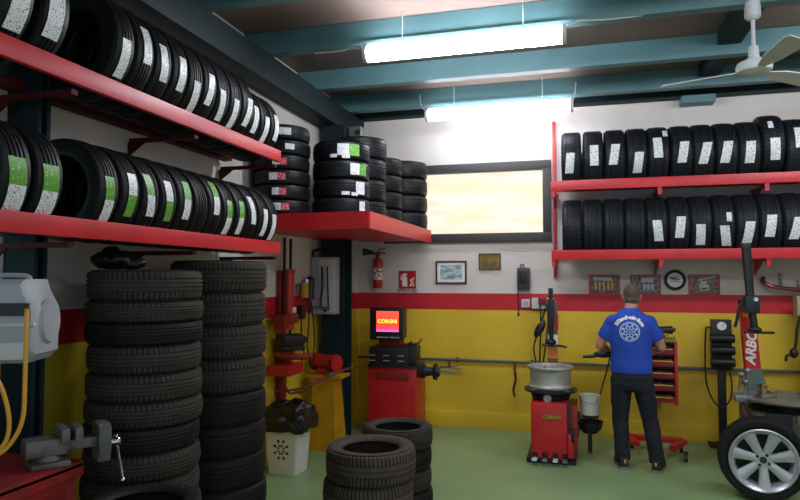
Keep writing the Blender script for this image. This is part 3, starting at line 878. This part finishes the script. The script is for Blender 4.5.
# ------------------------------------------------------------------ wheel balancer with monitor
t = thing('wheel_balancer', 'red wheel balancer cabinet with a black top and shaft, monitor above it', 'wheel balancer', (-1.947, 6.6, 0))
b = MB(); b.box((0, .22, .40), (.53, .44, .70), bev=.012); b.box((0, .22, .025), (.49, .40, .05)); b.obj('cabinet', M_RED, t)
MB().box((.0, -.003, .655), (.37, .006, .09), bev=.002).box((.2, -.003, .655), (.02, .006, .02)).obj('panel', M_REDD, t)
b = MB(); b.box((-.03, .2, .86), (.44, .46, .21), bev=.02); b.box((0, .2, .76), (.53, .46, .025), bev=.006); b.obj('weight_tray', M_BLK, t)
b = MB(); b.box((.20, .08, .90), (.15, .2, .16), bev=.015)
for x, z in ((.15, .98), (.20, 1.0), (.24, .985)):
    b.cyl((x, -.01, z), (x, .06, z+.01), .018, n=12)
b.tube([(.24, .02, .99), (.30, .0, 1.02), (.33, -.0, 1.06)], .008, 8); b.obj('weight_tools', M_DK, t)
for i in range(6):
    MB().box((-.21+.16*(i % 3), -.033, .82+.055*(i//3)), (.07, .004, .008)).obj('legend', M_GREY, t)
b = MB(); b.cyl((.26, .10, .705), (.34, .10, .705), .07, .075, 24); b.cyl((.34, .10, .705), (.44, .10, .705), .055, .04, 24); b.cyl((.44, .10, .705), (.47, .10, .705), .085, .09, 24); b.cyl((.47, .10, .705), (.50, .10, .705), .06, .05, 24); b.obj('spindle', M_BLKM, t)
MB().cyl((.50, .10, .705), (.66, .10, .705), .02, n=16).obj('shaft', M_CHROME, t)
b = MB(); b.box((-.06, .20, 1.00), (.24, .20, .10), bev=.012); b.obj('monitor_neck', M_REDD, t)
b = MB(); b.box((-.06, .02, 1.21), (.375, .05, .35), bev=.012); b.ring_strip([[V((-.06+x*k, y, 1.21+z*k)) for x, z in ((-.18, -.165), (.18, -.165), (.18, .165), (-.18, .165))] for y, k in ((.045, 1), (.2, .95), (.36, .6))]); b.obj('monitor_case', M_BLK, t)
M_SCR = mat('lit screen', '#200808', .3)
nt = M_SCR.node_tree; bs = nt.nodes['Principled BSDF']
tc = nt.nodes.new('ShaderNodeTexCoord'); sp = nt.nodes.new('ShaderNodeSeparateXYZ'); rp = nt.nodes.new('ShaderNodeValToRGB')
nt.links.new(tc.outputs['Generated'], sp.inputs[0]); nt.links.new(sp.outputs['Z'], rp.inputs['Fac'])
e = rp.color_ramp.elements
e[0].position = 0.; e[0].color = lin('#f060c0'); e[1].position = 1.; e[1].color = lin('#f04a3c')
x = e.new(.14); x.color = lin('#e43a68'); x = e.new(.3); x.color = lin('#f04420')
nt.links.new(rp.outputs['Color'], bs.inputs['Emission Color']); bs.inputs['Emission Strength'].default_value = .95
MB().box((-.045, -.009, 1.235), (.25, .006, .22), bev=.002).obj('screen', M_SCR, t, label='lit orange-red screen')
M_LITY = mat('lit yellow letters', '#f0c030', .4, emit='#f6c648', estr=.9)
letters('screen_lettering', 'CORGHI', .056, M_LITY, t, T(-.045, -.0135, 1.235) @ WALLTXT, bold=.002, ext=.0008)
b = MB()
for x, w in ((-.14, .10), (-.07, .03), (-.005, .07), (.05, .025)):
    b.box((x+.02, -.006, 1.065), (w, .003, .012))
b.obj('button_strip', M_GREY, t)

# ------------------------------------------------------------------ tyre changer with a bare rim
t = thing('tyre_changer', 'red tyre changer with a black turntable and column, pedals along its foot', 'tyre changer', (-.285, 6.1, 0))
b = MB(); b.box((-.005, .24, .295), (.33, .48, .51), bev=.014); b.obj('cabinet', M_RED, t)
b = MB(); b.box((.205, .26, .28), (.085, .44, .48), bev=.012); b.obj('side_housing', M_REDD, t)
b = MB(); b.box((.17, .03, .30), (.03, .07, .50), bev=.006); b.box((.203, .03, .26), (.035, .09, .12), bev=.006); b.obj('inflation_unit', M_BLK, t)
MB().box((.185, .0, .17), (.05, .03, .22), bev=.006).obj('side_strip', M_RED, t)
MB().box((.01, .24, .02), (.44, .50, .04)).obj('foot', M_BLKM, t)
for i, x in enumerate((-.135, -.045, .05, .135)):
    b = MB(); b.box((x, -.055, .045), (.045, .13, .018), bev=.004, M=Matrix.Rotation(-.12, 4, 'X')); b.box((x, .0, .035), (.02, .06, .03)); b.obj('pedal', M_STEEL if i % 2 else M_LGREY, t)
    MB().box((x+.0, -.002, .075), (.05, .006, .045), bev=.002).obj('pedal_guard', M_BLKM, t)
b = MB(); b.box((.02, -.003, .42), (.15, .006, .05), bev=.002); b.obj('nameplate', mat('dull brass plate', '#7a5a20', .4, .5), t)
letters('plate_lettering', 'CORGHI', .042, M_GOLD, t, T(.02, -.008, .42) @ WALLTXT)
b = MB(); b.cyl((0, .25, .545), (0, .25, .60), .17, .19, 32); b.cyl((0, .25, .60), (0, .25, .625), .16, n=32); b.obj('gearbox', M_BLKM, t)
b = MB(); b.cyl((-.02, .045, .58), (-.02, .075, .58), .045, n=24); b.obj('gauge', M_DK, t)
b = MB(); b.cyl((-.02, .042, .58), (-.02, .0445, .58), .035, n=24); b.obj('gauge_face', M_GREY, t)
b = MB(); b.cyl((0, .25, .625), (0, .25, .645), .245, .25, 40); b.obj('turntable', M_DK, t)
for a in range(4):
    Mx = T(0, .25, .648) @ Matrix.Rotation(R(45+90*a), 4, 'Z')
    b = MB(); b.box((0, 0, 0), (.09, .04, .012), 0); 
    for v in b.bm.verts:
        v.co = Mx @ (v.co + V((.2, 0, 0)))
    b.obj('clamp_jaw', M_STEEL, t)
b = MB(); b.box((.01, .60, .80), (.10, .10, 1.32), bev=.008); b.obj('column', mat('grey machine paint', '#6b5a4c', .5), t)
b = MB(); b.box((.03, .44, .30), (.14, .26, .34), bev=.01); b.obj('column_foot', M_BLKM, t)
b = MB(); b.box((.015, .547, 1.26), (.11, .006, .15)); b.obj('red_panel', M_RED, t)
b = MB(); b.box((.012, .546, 1.07), (.10, .006, .12), 1); b.box((.012, .546, .95), (.10, .006, .11), 0); b.obj('decal', [M_ORANGE, M_TEXTW], t, label='orange and white decal')
b = MB(); b.box((.0, .50, 1.36), (.07, .08, .26), bev=.01); b.cyl((.0, .50, 1.06), (.0, .50, 1.50), .02, n=14); b.box((.0, .49, 1.55), (.045, .05, .10), bev=.006); b.obj('tool_arm', M_BLK, t)
b = MB(); b.cyl((.0, .50, 1.07), (.0, .50, 1.24), .016, n=12); b.obj('tool_shaft', M_CHROME, t)
b = MB(); b.ell((.0, .49, 1.06), (.05, .05, .035)); b.tube([(-.09, .47, 1.035), (0, .47, 1.03), (.08, .47, 1.03), (.15, .47, 1.015)], .012, 8); b.obj('mount_head', M_BLK, t)
b = MB(); b.ell((-.11, .49, 1.19), (.04, .03, .10), M=Matrix.Rotation(.5, 4, 'Y')); b.tube([(-.09, .49, 1.27), (-.07, .5, 1.34), (-.05, .5, 1.4)], .01, 8); b.tube([(-.14, .49, 1.12), (-.17, .49, 1.0), (-.15, .5, .85), (-.12, .5, .66)], .008, 8); b.obj('air_gun', M_BLK, t)
b = MB(); b.cyl((.24, .42, .36), (.24, .42, .40), .03, n=14); b.tube([(.22, .40, .42), (.25, .40, .38), (.26, .38, .30), (.24, .36, .2), (.22, .34, .1)], .018, 8); b.obj('bucket_arm', M_BLK, t)
b = MB(); b.lathe([(.001, 0), (.07, .0), (.11, .05), (.125, .11), (.118, .11), (.10, .055), (.06, .012), (.001, .01)], 28, M=T(.36, .42, .21)); b.cyl((.36, .42, .02), (.36, .42, .22), .02, n=12); b.obj('bead_breaker', M_DK, t)
t2 = t
t = thing('bucket', 'white bucket of lubricant on the right side of the tyre changer', 'bucket', (.075, 6.52, .385))
b = MB(); b.lathe([(.001, 0), (.085, 0), (.098, .17), (.102, .17), (.102, .185), (.092, .185), (.08, .01), (.001, .01)], 28); b.obj('pail', M_WPL, t)
MB().tube([(-.1, 0, .16), (-.06, -.09, .13), (.04, -.1, .12), (.1, 0, .16)], .003, 6).obj('handle', M_STEEL, t)
MB().cyl((0, 0, .10), (0, 0, .165), .085, .09, 24).obj('contents', mat('soapy grease', '#8d8a80', .6, bump=.6, bscale=40), t)
MB().box((0, 0, -.012), (.16, .16, .022), bev=.004).obj('bracket_plate', M_BLKM, t2).location = (.36, .42, .385)

t = thing('bare_wheel', 'bare silver wheel rim lying flat on the tyre changer turntable', 'wheel', (-.285, 6.35, .6555))
b = MB(); b.lathe([(.19, 0), (.203, .002), (.206, .016), (.196, .024), (.188, .04), (.190, .10), (.197, .165), (.212, .178), (.218, .196), (.214, .204), (.198, .198), (.182, .16), (.176, .05), (.180, .02)], 48, close=True); b.obj('barrel', M_OLDAL, t)
b = MB()
for k in range(7):
    Mx = T(0, 0, .15) @ Matrix.Rotation(2*PI*k/7, 4, 'Z')
    b.ring_strip([[Mx @ V((x, y*w, z+dz)) for y, dz in ((-1, 0), (1, 0), (1, -.02), (-1, -.02))] for x, w, z in ((.04, .022, .0), (.10, .02, .015), (.17, .026, .035))])
b.cyl((0, 0, .12), (0, 0, .165), .05, n=28); b.obj('spokes', M_OLDAL, t)
MB().cyl((0, 0, .165), (0, 0, .168), .03, n=20).obj('hub_bore', M_BLK, t)

# ------------------------------------------------------------------ trolley of trays with tools
t = thing('tool_trolley', 'red wheeled rack of small-parts trays in front of the man', 'trolley', (.72, 6.75, 0), R(-6))
b = MB()
for x in (-.165, .165):
    b.box((x, .05, .78), (.03, .22, .60), bev=.005)
b.box((0, .155, .78), (.30, .012, .58)); b.obj('frame', M_RED, t)
for i in range(5):
    z = .51+.115*i
    b = MB(); b.box((0, .03, z), (.296, .23, .012)); b.box((0, -.085, z+.022), (.296, .012, .05)); b.obj('tray', M_REDD, t)
    MB().box((0, -.093, z+.045), (.27, .004, .012)).obj('tray_edge', M_GOLD, t, label='pale yellow tray edge')
    for k in range(3):
        MB().box((-.09+.09*k, .03, z+.034), (.07, .13, .055), bev=.006).obj('parts_box', (M_BLK, M_DK, M_REDD)[(i+k) % 3], t)
MB().box((0, .06, .30), (.06, .05, .40), bev=.005).obj('mast', M_YEL, t)
b = MB(); b.box((-.03, .05, .125), (.50, .07, .05), bev=.006); b.box((.17, -.09, .115), (.06, .34, .045), bev=.006, M=Matrix.Rotation(-.35, 4, 'Z')); b.box((-.24, -.06, .115), (.06, .28, .045), bev=.006, M=Matrix.Rotation(.3, 4, 'Z')); b.obj('base', M_RED, t)
for x, y in ((.23, -.24), (-.28, -.18), (.2, .09), (-.25, .09)):
    b = MB(); b.cyl((x-.015, y, .04), (x+.015, y, .04), .04, n=18); b.box((x, y, .08), (.04, .03, .03)); b.obj('caster', M_DK, t)
t = thing('impact_wrench', 'black impact wrench lying on the parts in the tray on the trolley', 'impact wrench', (.77, 6.73, 1.15), R(15))
b = MB(); b.cyl((-.07, 0, .045), (.09, 0, .045), .032, .036, 18); b.cyl((.09, 0, .045), (.12, 0, .045), .018, n=12); b.obj('body', M_BLK, t)
b = MB(); b.box((-.04, -.06, .04), (.036, .12, .04), bev=.01); b.obj('grip', M_BLK, t)
t = thing('parts_tray', 'open tray of yellow-green wheel weights on top of the trolley', 'tray', (.72, 6.79, 1.081), R(-6))
b = MB(); b.box((0, 0, .004), (.34, .22, .008)); 
for s in (-1, 1):
    b.box((0, s*.107, .02), (.34, .006, .035)); b.box((s*.167, 0, .02), (.006, .21, .035))
b.obj('tray', mat('faded lime plastic', '#7e8c34', .5), t)
b = MB()
for k in range(26):
    b.box((random.uniform(-.14, .14), random.uniform(-.085, .085), .02+random.uniform(0, .05)), (.045, .03, .02), k % 3, Matrix.Rotation(random.uniform(0, 3), 4, 'Z'))
o = b.obj('wheel_weights', [mat('lime plastic', '#98a83c', .5), M_GOLD, M_DK], t); o['kind'] = 'stuff'

# ------------------------------------------------------------------ tyre inflator post
t = thing('tyre_inflator', 'black tyre inflation post with a round dial against the yellow wall', 'tyre inflator', (1.372, 7.18, 0))
MB().box((0, 0, .40), (.07, .06, .76), bev=.006).obj('post', M_BLKM, t)
MB().box((0, 0, .012), (.26, .2, .024), bev=.004).obj('foot', M_BLKM, t)
MB().box((0, 0, 1.03), (.19, .07, .50), bev=.008).obj('cabinet', M_BLK, t)
for z in (.85, .97, 1.09):
    MB().cyl((-.11, -.06, z), (.11, -.06, z), .045, n=20).obj('hose_roll', M_BLK, t)
MB().cyl((0, -.035, 1.215), (0, -.055, 1.215), .048, n=28).obj('dial_rim', M_CHROME, t)
MB().cyl((0, -.055, 1.215), (0, -.058, 1.215), .042, n=28).box((.008, -.06, 1.225), (.004, .002, .035), 1, Matrix.Rotation(.5, 4, 'Y')).obj('dial', [M_TEXTW, M_BLK], t)
MB().tube([(-.095, 0, 1.19), (-.13, -.02, 1.20), (-.145, -.03, 1.16), (-.155, -.03, .95), (-.15, -.03, .65), (-.10, -.035, .48), (-.03, -.045, .40), (.02, -.05, .42), (.07, -.05, .50), (.08, -.05, .65), (.06, -.045, .78)], .008, 8, k=8).obj('air_hose', M_BLK, t)

# ------------------------------------------------------------------ second tyre changer at right
t = thing('tyre_changer', 'second tyre changer at right, red leaning column lettered in white and a dark post', 'tyre changer', (1.72, 6.3, 0))
b = MB(); b.box((.02, .05, .28), (.66, .62, .56), bev=.015); b.obj('cabinet', M_OLIVE, t)
MB().box((-.14, -.268, .50), (.20, .02, .14), bev=.006).obj('front_panel', M_BLK, t)
MB().box((.16, -.268, .52), (.34, .02, .09), bev=.006).obj('drawer_panel', mat('khaki panel', '#77735c', .5), t)
b = MB(); b.cyl((0, 0, .56), (0, 0, .63), .12, n=24); b.obj('spindle', M_BLKM, t)
b = MB(); b.lathe([(.001, .625), (.34, .635), (.385, .655), (.385, .668), (.3, .675), (.001, .675)], 48); b.obj('turntable', M_STEEL, t)
for a in range(4):
    Mx = Matrix.Rotation(R(30+90*a), 4, 'Z')
    b = MB(); b.box((0, 0, 0), (.16, .07, .022), bev=.005); b.box((.05, 0, .03), (.05, .06, .05), bev=.006)
    for v in b.bm.verts:
        v.co = Mx @ (v.co + V((.22, 0, .688)))
    b.obj('clamp_jaw', M_CHROME, t)
b = MB(); b.ring_strip([[V((x+sx, y, z)) for x, y in ((-w, -.05), (w, -.05), (w, .05), (-w, .05))] for sx, w, z in ((-.15, .085, .545), (-.175, .075, .72), (-.20, .062, .87))])
for v in b.bm.verts:
    v.co.y += .30
b.obj('column_base', mat('grey-green paint', '#56665e', .5), t)
b = MB(); b.ring_strip([[V((x+sx, y+.30, z)) for x, y in ((-w, -.045), (w, -.045), (w, .045), (-w, .045))] for sx, w, z in ((-.20, .062, .87), (-.24, .060, 1.42))])
b.obj('column', M_RED, t)
Mt = T(-.214, .2535, 1.06) @ WALLTXT @ Matrix.Rotation(R(86), 4, 'Z')
letters('column_lettering', 'ARBO', .115, M_TEXTW, t, Mt, bold=.004, shear=.25)
MB().box((-.238, .252, 1.38), (.085, .006, .08)).obj('decal', M_ORANGE, t, label='orange decal')
b = MB(); b.cyl((-.245, .10, 1.42), (-.275, .10, 1.99), .034, .040, 6); b.box((-.275, .10, 1.99), (.07, .07, .05), bev=.006); b.obj('post', M_DK, t)
b = MB(); b.box((-.245, .10, 1.46), (.12, .13, .15), bev=.012); b.cyl((-.225, .08, 1.24), (-.245, .09, 1.42), .03, .035, 14); b.obj('lock_head', M_BLK, t)
MB().cyl((-.22, .036, 1.51), (-.22, .026, 1.51), .018, n=14).obj('button', mat('pale blue button', '#9fd0e8', .3), t, label='pale blue button')
b = MB(); b.tube([(-.30, .07, 1.50), (-.35, .05, 1.44), (-.37, .05, 1.34), (-.39, .05, 1.26)], .014, 8); b.obj('air_line', M_BLK, t)
b = MB(); b.ell((-.225, .08, 1.24), (.06, .05, .03)); b.box((-.19, .08, 1.215), (.24, .05, .022), bev=.006); b.obj('mount_head', M_BLK, t)
b = MB(); b.box((-.24, .25, 1.46), (.10, .30, .07), bev=.008); b.obj('swing_arm', M_DK, t)
b = MB()
for x, y, z in ((-.40, -.1, .80), (-.34, -.06, .83), (-.37, -.12, .74)):
    b.cyl((x, y, z-.1), (x+.02, y, z+.05), .016, n=10); b.ell((x+.02, y, z+.06), .028, n=10)
b.box((-.37, -.08, .66), (.14, .14, .06), bev=.008); b.obj('tool_holder', M_STEEL, t)
b = MB(); b.tube([(-.38, -.1, .62), (-.36, -.16, .52), (-.30, -.22, .42), (-.26, -.25, .34)], .014, 8); b.obj('hose', M_RHOSE, t)

# ------------------------------------------------------------------ alloy wheel standing at right
a = math.atan2(1.335, 5.52)
t = thing('alloy_wheel', 'car wheel with silver seven-spoke rim standing on the green floor at lower right', 'wheel', (1.335, 5.56, .312), -a*.55)
A = T(rx=PI/2)          # axle along local -Y
def ty(mesh):
    return mesh
b = MB(); b.add(tyre_mesh(.312, .215, .234, M_DARKT), A)
bm2 = b
bmesh.ops.translate(b.bm, verts=b.bm.verts[:], vec=(0, .03, 0))
b.obj('tyre', M_DARKT, t)
b = MB(); b.lathe([(.215, -.10), (.224, -.10), (.236, -.085), (.236, -.08), (.205, -.06), (.205, .09), (.238, .10), (.240, .108), (.230, .114), (.216, .10), (.19, .06), (.19, -.09)], 56, M=T(0, .03, 0) @ A, close=True); b.obj('barrel', M_ALLOY, t)
b = MB()
for k in range(7):
    a7 = 2*PI*k/7 + .25
    Mx = A @ Matrix.Rotation(a7, 4, 'Z')
    b.ring_strip([[Mx @ V((x, y*w, z+dz)) for y, dz in ((-1, -.008), (-.6, 0), (.6, 0), (1, -.008), (1, -.035), (-1, -.035))] for x, w, z in ((.03, .028, .045), (.075, .03, .05), (.14, .036, .056), (.19, .044, .060), (.222, .050, .064))])
b.cyl((0, -.005, 0), (0, -.048, 0), .066, .060, 32); b.obj('spokes', M_ALLOY, t)
MB().lathe([(.001, -.02), (.19, -.02), (.19, -.03), (.001, -.03)], 40, M=A).obj('brake_disc', M_BLKM, t)
MB().lathe([(.001, .052), (.024, .052), (.027, .047), (.027, .04)], 24, M=A).obj('hub_cap', mat('dark hub cap', '#23303f', .4), t, label='dark blue hub cap')
for k in range(4):
    a4 = R(45+90*k+12)
    x, z = .046*math.cos(a4), .046*math.sin(a4)
    MB().cyl((x, -.04, z), (x, -.052, z), .0115, n=12).obj('lug_nut', M_DK, t)

# things by the right edge
t = thing('wall_bracket', 'curved red and chrome bracket on the wall at the right edge', 'bracket', (2.05, YB-.005, 1.70))
b = MB(); b.tube([(-.26, -.05, .0), (-.28, -.09, -.03), (-.22, -.12, -.08), (-.05, -.13, -.11), (.2, -.1, -.12), (.45, -.05, -.12)], .022, 10); b.obj('arm', mat('worn red chrome', '#8d5a58', .25, .7), t)
b = MB(); b.cyl((-.12, -.12, -.09), (-.13, -.12, .02), .014, n=10); b.ell((-.13, -.12, .03), .02, n=10); b.obj('peg', M_STEEL, t)
b = MB(); b.box((.2, -.04, -.1), (.2, .08, .05), bev=.006); b.obj('wall_plate', M_STEEL, t)
b = MB(); b.cyl((.03, -.13, -.1), (.02, -.13, -.02), .012, n=10); b.obj('peg', M_STEEL, t)
t = thing('control_box', 'beige control box on a dark stand at the right edge', 'control box', (2.10, 7.05, 0))
MB().box((.02, .0, 1.43), (.22, .14, .19), bev=.008).obj('box', M_BEIGE, t)
MB().box((.04, .02, .68), (.14, .14, 1.32), bev=.008).obj('stand', M_OLIVE, t)
MB().box((.04, .02, .015), (.34, .36, .03), bev=.006).obj('foot', M_OLIVE, t)
b = MB(); b.tube([(-.06, -.06, 1.36), (-.10, -.07, 1.2), (-.11, -.07, 1.08), (-.13, -.07, 1.0)], .014, 8); b.ell((-.13, -.07, .98), (.04, .03, .05)); b.tube([(-.13, -.07, .98), (-.19, -.07, .95), (-.2, -.07, .9)], .014, 8); b.obj('air_gun', M_BLK, t)
MB().box((.0, -.06, 1.0), (.06, .02, .16)).obj('notice', M_GREY, t)

# ------------------------------------------------------------------ the man
MX, MY = .435, 6.15
t = thing('person', 'man in a blue printed T-shirt and dark trousers, seen from behind, bending over the trolley', 'person', (MX, MY, 0), R(-3))
def hand(b, wrist, d, nrm, side, curl=.8, L=1.):
    """palm and five fingers; d = along the hand, nrm = back of the hand"""
    d = V(d).normalized(); nrm = V(nrm).normalized(); s = d.cross(nrm).normalized()*side
    nrm = s.cross(d).normalized()*side
    w = V(wrist)
    for k in range(4):
        b.limb([w + s*(.0), w + d*.085 + s*(-.03+.02*k)], [.022, .0125], 10)
    pal = w + d*.05
    for k, (ln, off) in enumerate(((.068, -.031), (.078, -.0105), (.074, .0105), (.058, .031))):
        p = w + d*.085 + s*off
        pts = [p]; dd = d.copy(); ax = s
        for j in range(3):
            dd = (Matrix.Rotation(curl*.55*(-side), 3, s) @ dd)
            if dd.dot(nrm) > .2 and j > 0:
                pass
            pts.append(pts[-1] + dd*ln*(.45, .32, .27)[j])
        b.limb(pts, [.0105, .0098, .009, .008], 8)
    p = w + d*.03 - s*.022
    b.limb([p, p - s*.03 + d*.022 - nrm*.01, p - s*.036 + d*.052 - nrm*.026, p - s*.028 + d*.074 - nrm*.036], [.014, .012, .0105, .009], 8)
# skeleton points
HD = V((.015, .085, 1.535)); NK = V((0, .03, 1.40))
SH = {-1: V((-.165, .01, 1.31)), 1: V((.165, .01, 1.31))}
EL = {-1: V((-.27, .02, 1.085)), 1: V((.255, .04, 1.08))}
WR = {-1: V((-.205, .235, 1.025)), 1: V((.225, .275, 1.04))}
HP = {-1: V((-.085, 0, .82)), 1: V((.085, 0, .82))}
KN = {-1: V((-.10, .03, .44)), 1: V((.15, .03, .44))}
AN = {-1: V((-.085, .0, .09)), 1: V((.205, -.02, .09))}
b = MB()
b.ell(HD, (.074, .094, .108), n=24)
b.ell(HD + V((0, .045, -.06)), (.055, .05, .055), n=20)
b.ell(HD + V((0, .10, -.018)), (.014, .022, .022), n=12)
b.ell(HD + V((0, .085, .03)), (.05, .02, .014), n=12)
b.ell(HD + V((0, .092, -.052)), (.024, .012, .007), n=12)
for s in (-1, 1):
    b.ell(HD + V((s*.076, .002, -.008)), (.012, .022, .032), M=Matrix.Rotation(.2, 4, 'X'), n=12)
b.limb([HD + V((0, -.02, -.06)), NK + V((0, -.005, .0)), V((0, 0, 1.34))], [.058, .056, .07], 16)
b.loft([(0, 0, .80, .14, .095), (0, 0, .95, .15, .095), (0, 0, 1.1, .155, .10), (0, 0, 1.25, .155, .10), (0, 0, 1.33, .13, .08), (0, .01, 1.39, .06, .055)])
for s in (-1, 1):
    b.limb([SH[s] + V((-s*.02, 0, -.01)), SH[s].lerp(EL[s], .5), EL[s], EL[s].lerp(WR[s], .35), WR[s]], [.045, .048, .042, .041, .027], 14)
    b.limb([HP[s], KN[s], KN[s].lerp(AN[s], .35), AN[s]], [.085, .055, .054, .038], 14)
    b.limb([AN[s], AN[s] + V((s*.02, .11, -.045))], [.035, .028], 10)
    hand(b, WR[s], (.25 if s < 0 else -.12, 1, -.15), (0, .1, 1), s, .75)
remeshed(b, .0062, 3, 'body', M_SKIN, t)
for s in (-1, 1):
    MB().ell(HD + V((s*.03, .086, .008)), (.012, .008, .008), n=12).obj('eye', M_TEXTW, t)
# hair: close-cropped cap
b = MB(); b.ell(HD + V((0, -.008, .018)), (.0765, .093, .097), n=28)
b.ell(HD + V((0, -.035, -.03)), (.066, .064, .062), n=24)
o = remeshed(b, .006, 2, 'hair', M_HAIR, t)
bm = bmesh.new(); bm.from_mesh(o.data)
kill = [v for v in bm.verts if (v.co.y - HD.y) > .035 + .5*(v.co.z-HD.z) or v.co.z < HD.z-.085]
bmesh.ops.delete(bm, geom=kill, context='VERTS')
bm.to_mesh(o.data); bm.free()
# shirt
b = MB()
b.loft([(0, .0, .845, .178, .125), (0, 0, .90, .178, .122), (0, 0, 1.02, .176, .118), (0, 0, 1.14, .182, .122), (0, 0, 1.24, .192, .124), (0, .0, 1.31, .192, .112), (0, .005, 1.36, .150, .095), (0, .012, 1.40, .095, .08), (0, .02, 1.432, .068, .07)], 32)
for s in (-1, 1):
    e = SH[s].lerp(EL[s], .70)
    b.limb([SH[s] + V((-s*.012, 0, -.01))], [.068], 16)
    b.cyl(SH[s] + V((-s*.012, 0, -.01)), e, .067, .064, 20)
shirt = remeshed(b, .010, 5, 'shirt', M_SHIRT, t)
for v in shirt.data.vertices:
    k = noise.noise(V((v.co.x*6, v.co.y*6, v.co.z*13)))
    v.co += v.normal*.006*k
# trousers
b = MB()
b.loft([(0, 0, .70, .145, .10), (0, 0, .76, .165, .118), (0, 0, .82, .17, .12), (0, 0, .865, .165, .112)], 28)
for s in (-1, 1):
    b.limb([HP[s] + V((0, 0, -.02)), HP[s].lerp(KN[s], .45), KN[s], KN[s].lerp(AN[s], .5)], [.097, .09, .073, .069], 18)
    b.cyl(KN[s].lerp(AN[s], .5), AN[s] + V((0, 0, -.02)), .069, .066, 18)
tr = remeshed(b, .010, 4, 'trousers', M_TROU, t)
for v in tr.data.vertices:
    k = noise.noise(V((v.co.x*9, v.co.y*9, v.co.z*16)))
    v.co += v.normal*.007*k
# shoes
for s in (-1, 1):
    Mx = T(AN[s].x, AN[s].y, 0, rz=R(-14*s))
    b = MB()
    def foot(z, k, y0=-.075, y1=.20):
        return [Mx @ V((x*k, y, z)) for x, y in ((-.036, y0), (.036, y0), (.044, y0+.05), (.042, .06), (.05, .12), (.036, y1-.02), (.0, y1), (-.036, y1-.02), (-.05, .12), (-.042, .06), (-.044, y0+.05))]
    b.ring_strip([foot(.022, 1.), foot(.05, 1.0), foot(.075, .85, -.07, .13), foot(.11, .75, -.06, .05)])
    o = b.obj('shoe', M_SHOE, t, sharp=60)
    b = MB(); b.ring_strip([foot(.002, 1.05, -.08, .207), foot(.024, 1.06, -.08, .207)]); b.obj('sole', M_SOLE, o, label='pale sole')
    b = MB(); b.box(Mx @ V((0, -.078, .075)), (.016, .01, .03), bev=.003); b.obj('heel_tab', M_GOLD, o, label='yellow heel tab')
# print on the back of the shirt, pressed onto the cloth
bvh = BVHTree.FromPolygons([v.co for v in shirt.data.vertices], [p.vertices[:] for p in shirt.data.polygons])
def press(me_or_bm, m, name):
    bm = me_or_bm
    bmesh.ops.triangulate(bm, faces=bm.faces[:])
    es = [e for e in bm.edges if e.calc_length() > .012]
    if es:
        bmesh.ops.subdivide_edges(bm, edges=es, cuts=2)
    for v in bm.verts:
        h = bvh.ray_cast(V((v.co.x, -1, v.co.z)), V((0, 1, 0)))
        if h[0] is not None:
            v.co.y = h[0].y - .0022 - .0012*(1 if v.co.y < 0 else 0)
    me = bpy.data.meshes.new(name); bm.to_mesh(me); bm.free(); me.materials.append(m)
    o = bpy.data.objects.new(name, me); C.objects.link(o); o.parent = shirt
    return o
b = MB()
EC = V((-.012, 0, 1.225))
def annulus(r0, r1, a0=0, a1=2*PI, n=64):
    for i in range(n):
        p = a0+(a1-a0)*i/n; q = a0+(a1-a0)*(i+1)/n
        b.plate([EC + V((r*math.cos(x), 0, r*math.sin(x))) for r, x in ((r0, p), (r1, p), (r1, q), (r0, q))])
annulus(.080, .086); annulus(.070, .074); annulus(.044, .049); annulus(.020, .025); annulus(0.003, .008, n=16)
for k in range(8):
    x = 2*PI*k/8
    annulus(.026, .043, x-.10, x+.10, 3)
    annulus(.052, .068, x+.25, x+.50, 4)
press(b.bm, M_PRINT, 'emblem')
b = MB()
txt = 'Il Drum da-volta Runne'
for i, ch in enumerate(txt):
    if ch == ' ':
        continue
    an = R(90 + 62 - 124*i/(len(txt)-1))
    me = text_mesh(ch, .044, 0, bold=.0026)
    P = EC + V((.125*math.cos(an), 0, .125*math.sin(an)))
    b.add(me, Matrix.Translation(P) @ WALLTXT @ Matrix.Rotation(an-PI/2, 4, 'Z'))
press(b.bm, M_TEXTW, 'shirt_lettering')

# air tool held in his left hand
hl = Matrix.Translation((MX, MY, 0)) @ Matrix.Rotation(R(-3), 4, 'Z') @ V((-.165, .315, 1.0))
t = thing('air_tool', 'black air tool with a long hose held in the man\'s left hand', 'air tool', hl)
b = MB(); b.tube([(.05, .03, .0), (.0, .01, -.025), (-.10, .0, -.035), (-.20, .0, -.055), (-.27, .0, -.06)], lambda u: .03-.018*u, 12); b.ell((-.08, 0, -.03), (.09, .035, .035)); b.obj('body', M_BLK, t)
MB().tube([(-.02, .0, -.05), (-.04, .02, -.15), (-.09, .1, -.35), (-.14, .2, -.55), (-.17, .35, -.75)], .007, 8).obj('hose', M_BLK, t)

# ------------------------------------------------------------------ light and camera
w = bpy.data.worlds.new('World'); SC.world = w; w.use_nodes = True
bg = w.node_tree.nodes['Background']
bg.inputs['Color'].default_value = (.62, .72, .82, 1); bg.inputs['Strength'].default_value = .5

cam = bpy.data.cameras.new('Camera'); co = bpy.data.objects.new('Camera', cam); C.objects.link(co)
cam.sensor_width = 36; cam.lens = 36*640/800; cam.clip_start = .05
co.location = (0, 0, 1.70)
co.rotation_euler = (PI/2 + math.atan(28/640), 0, R(15.7))
SC.camera = co
vs = SC.view_settings
vs.view_transform = 'Standard'; vs.look = 'None'; vs.gamma = 1; vs.use_curve_mapping = False; vs.exposure = .95
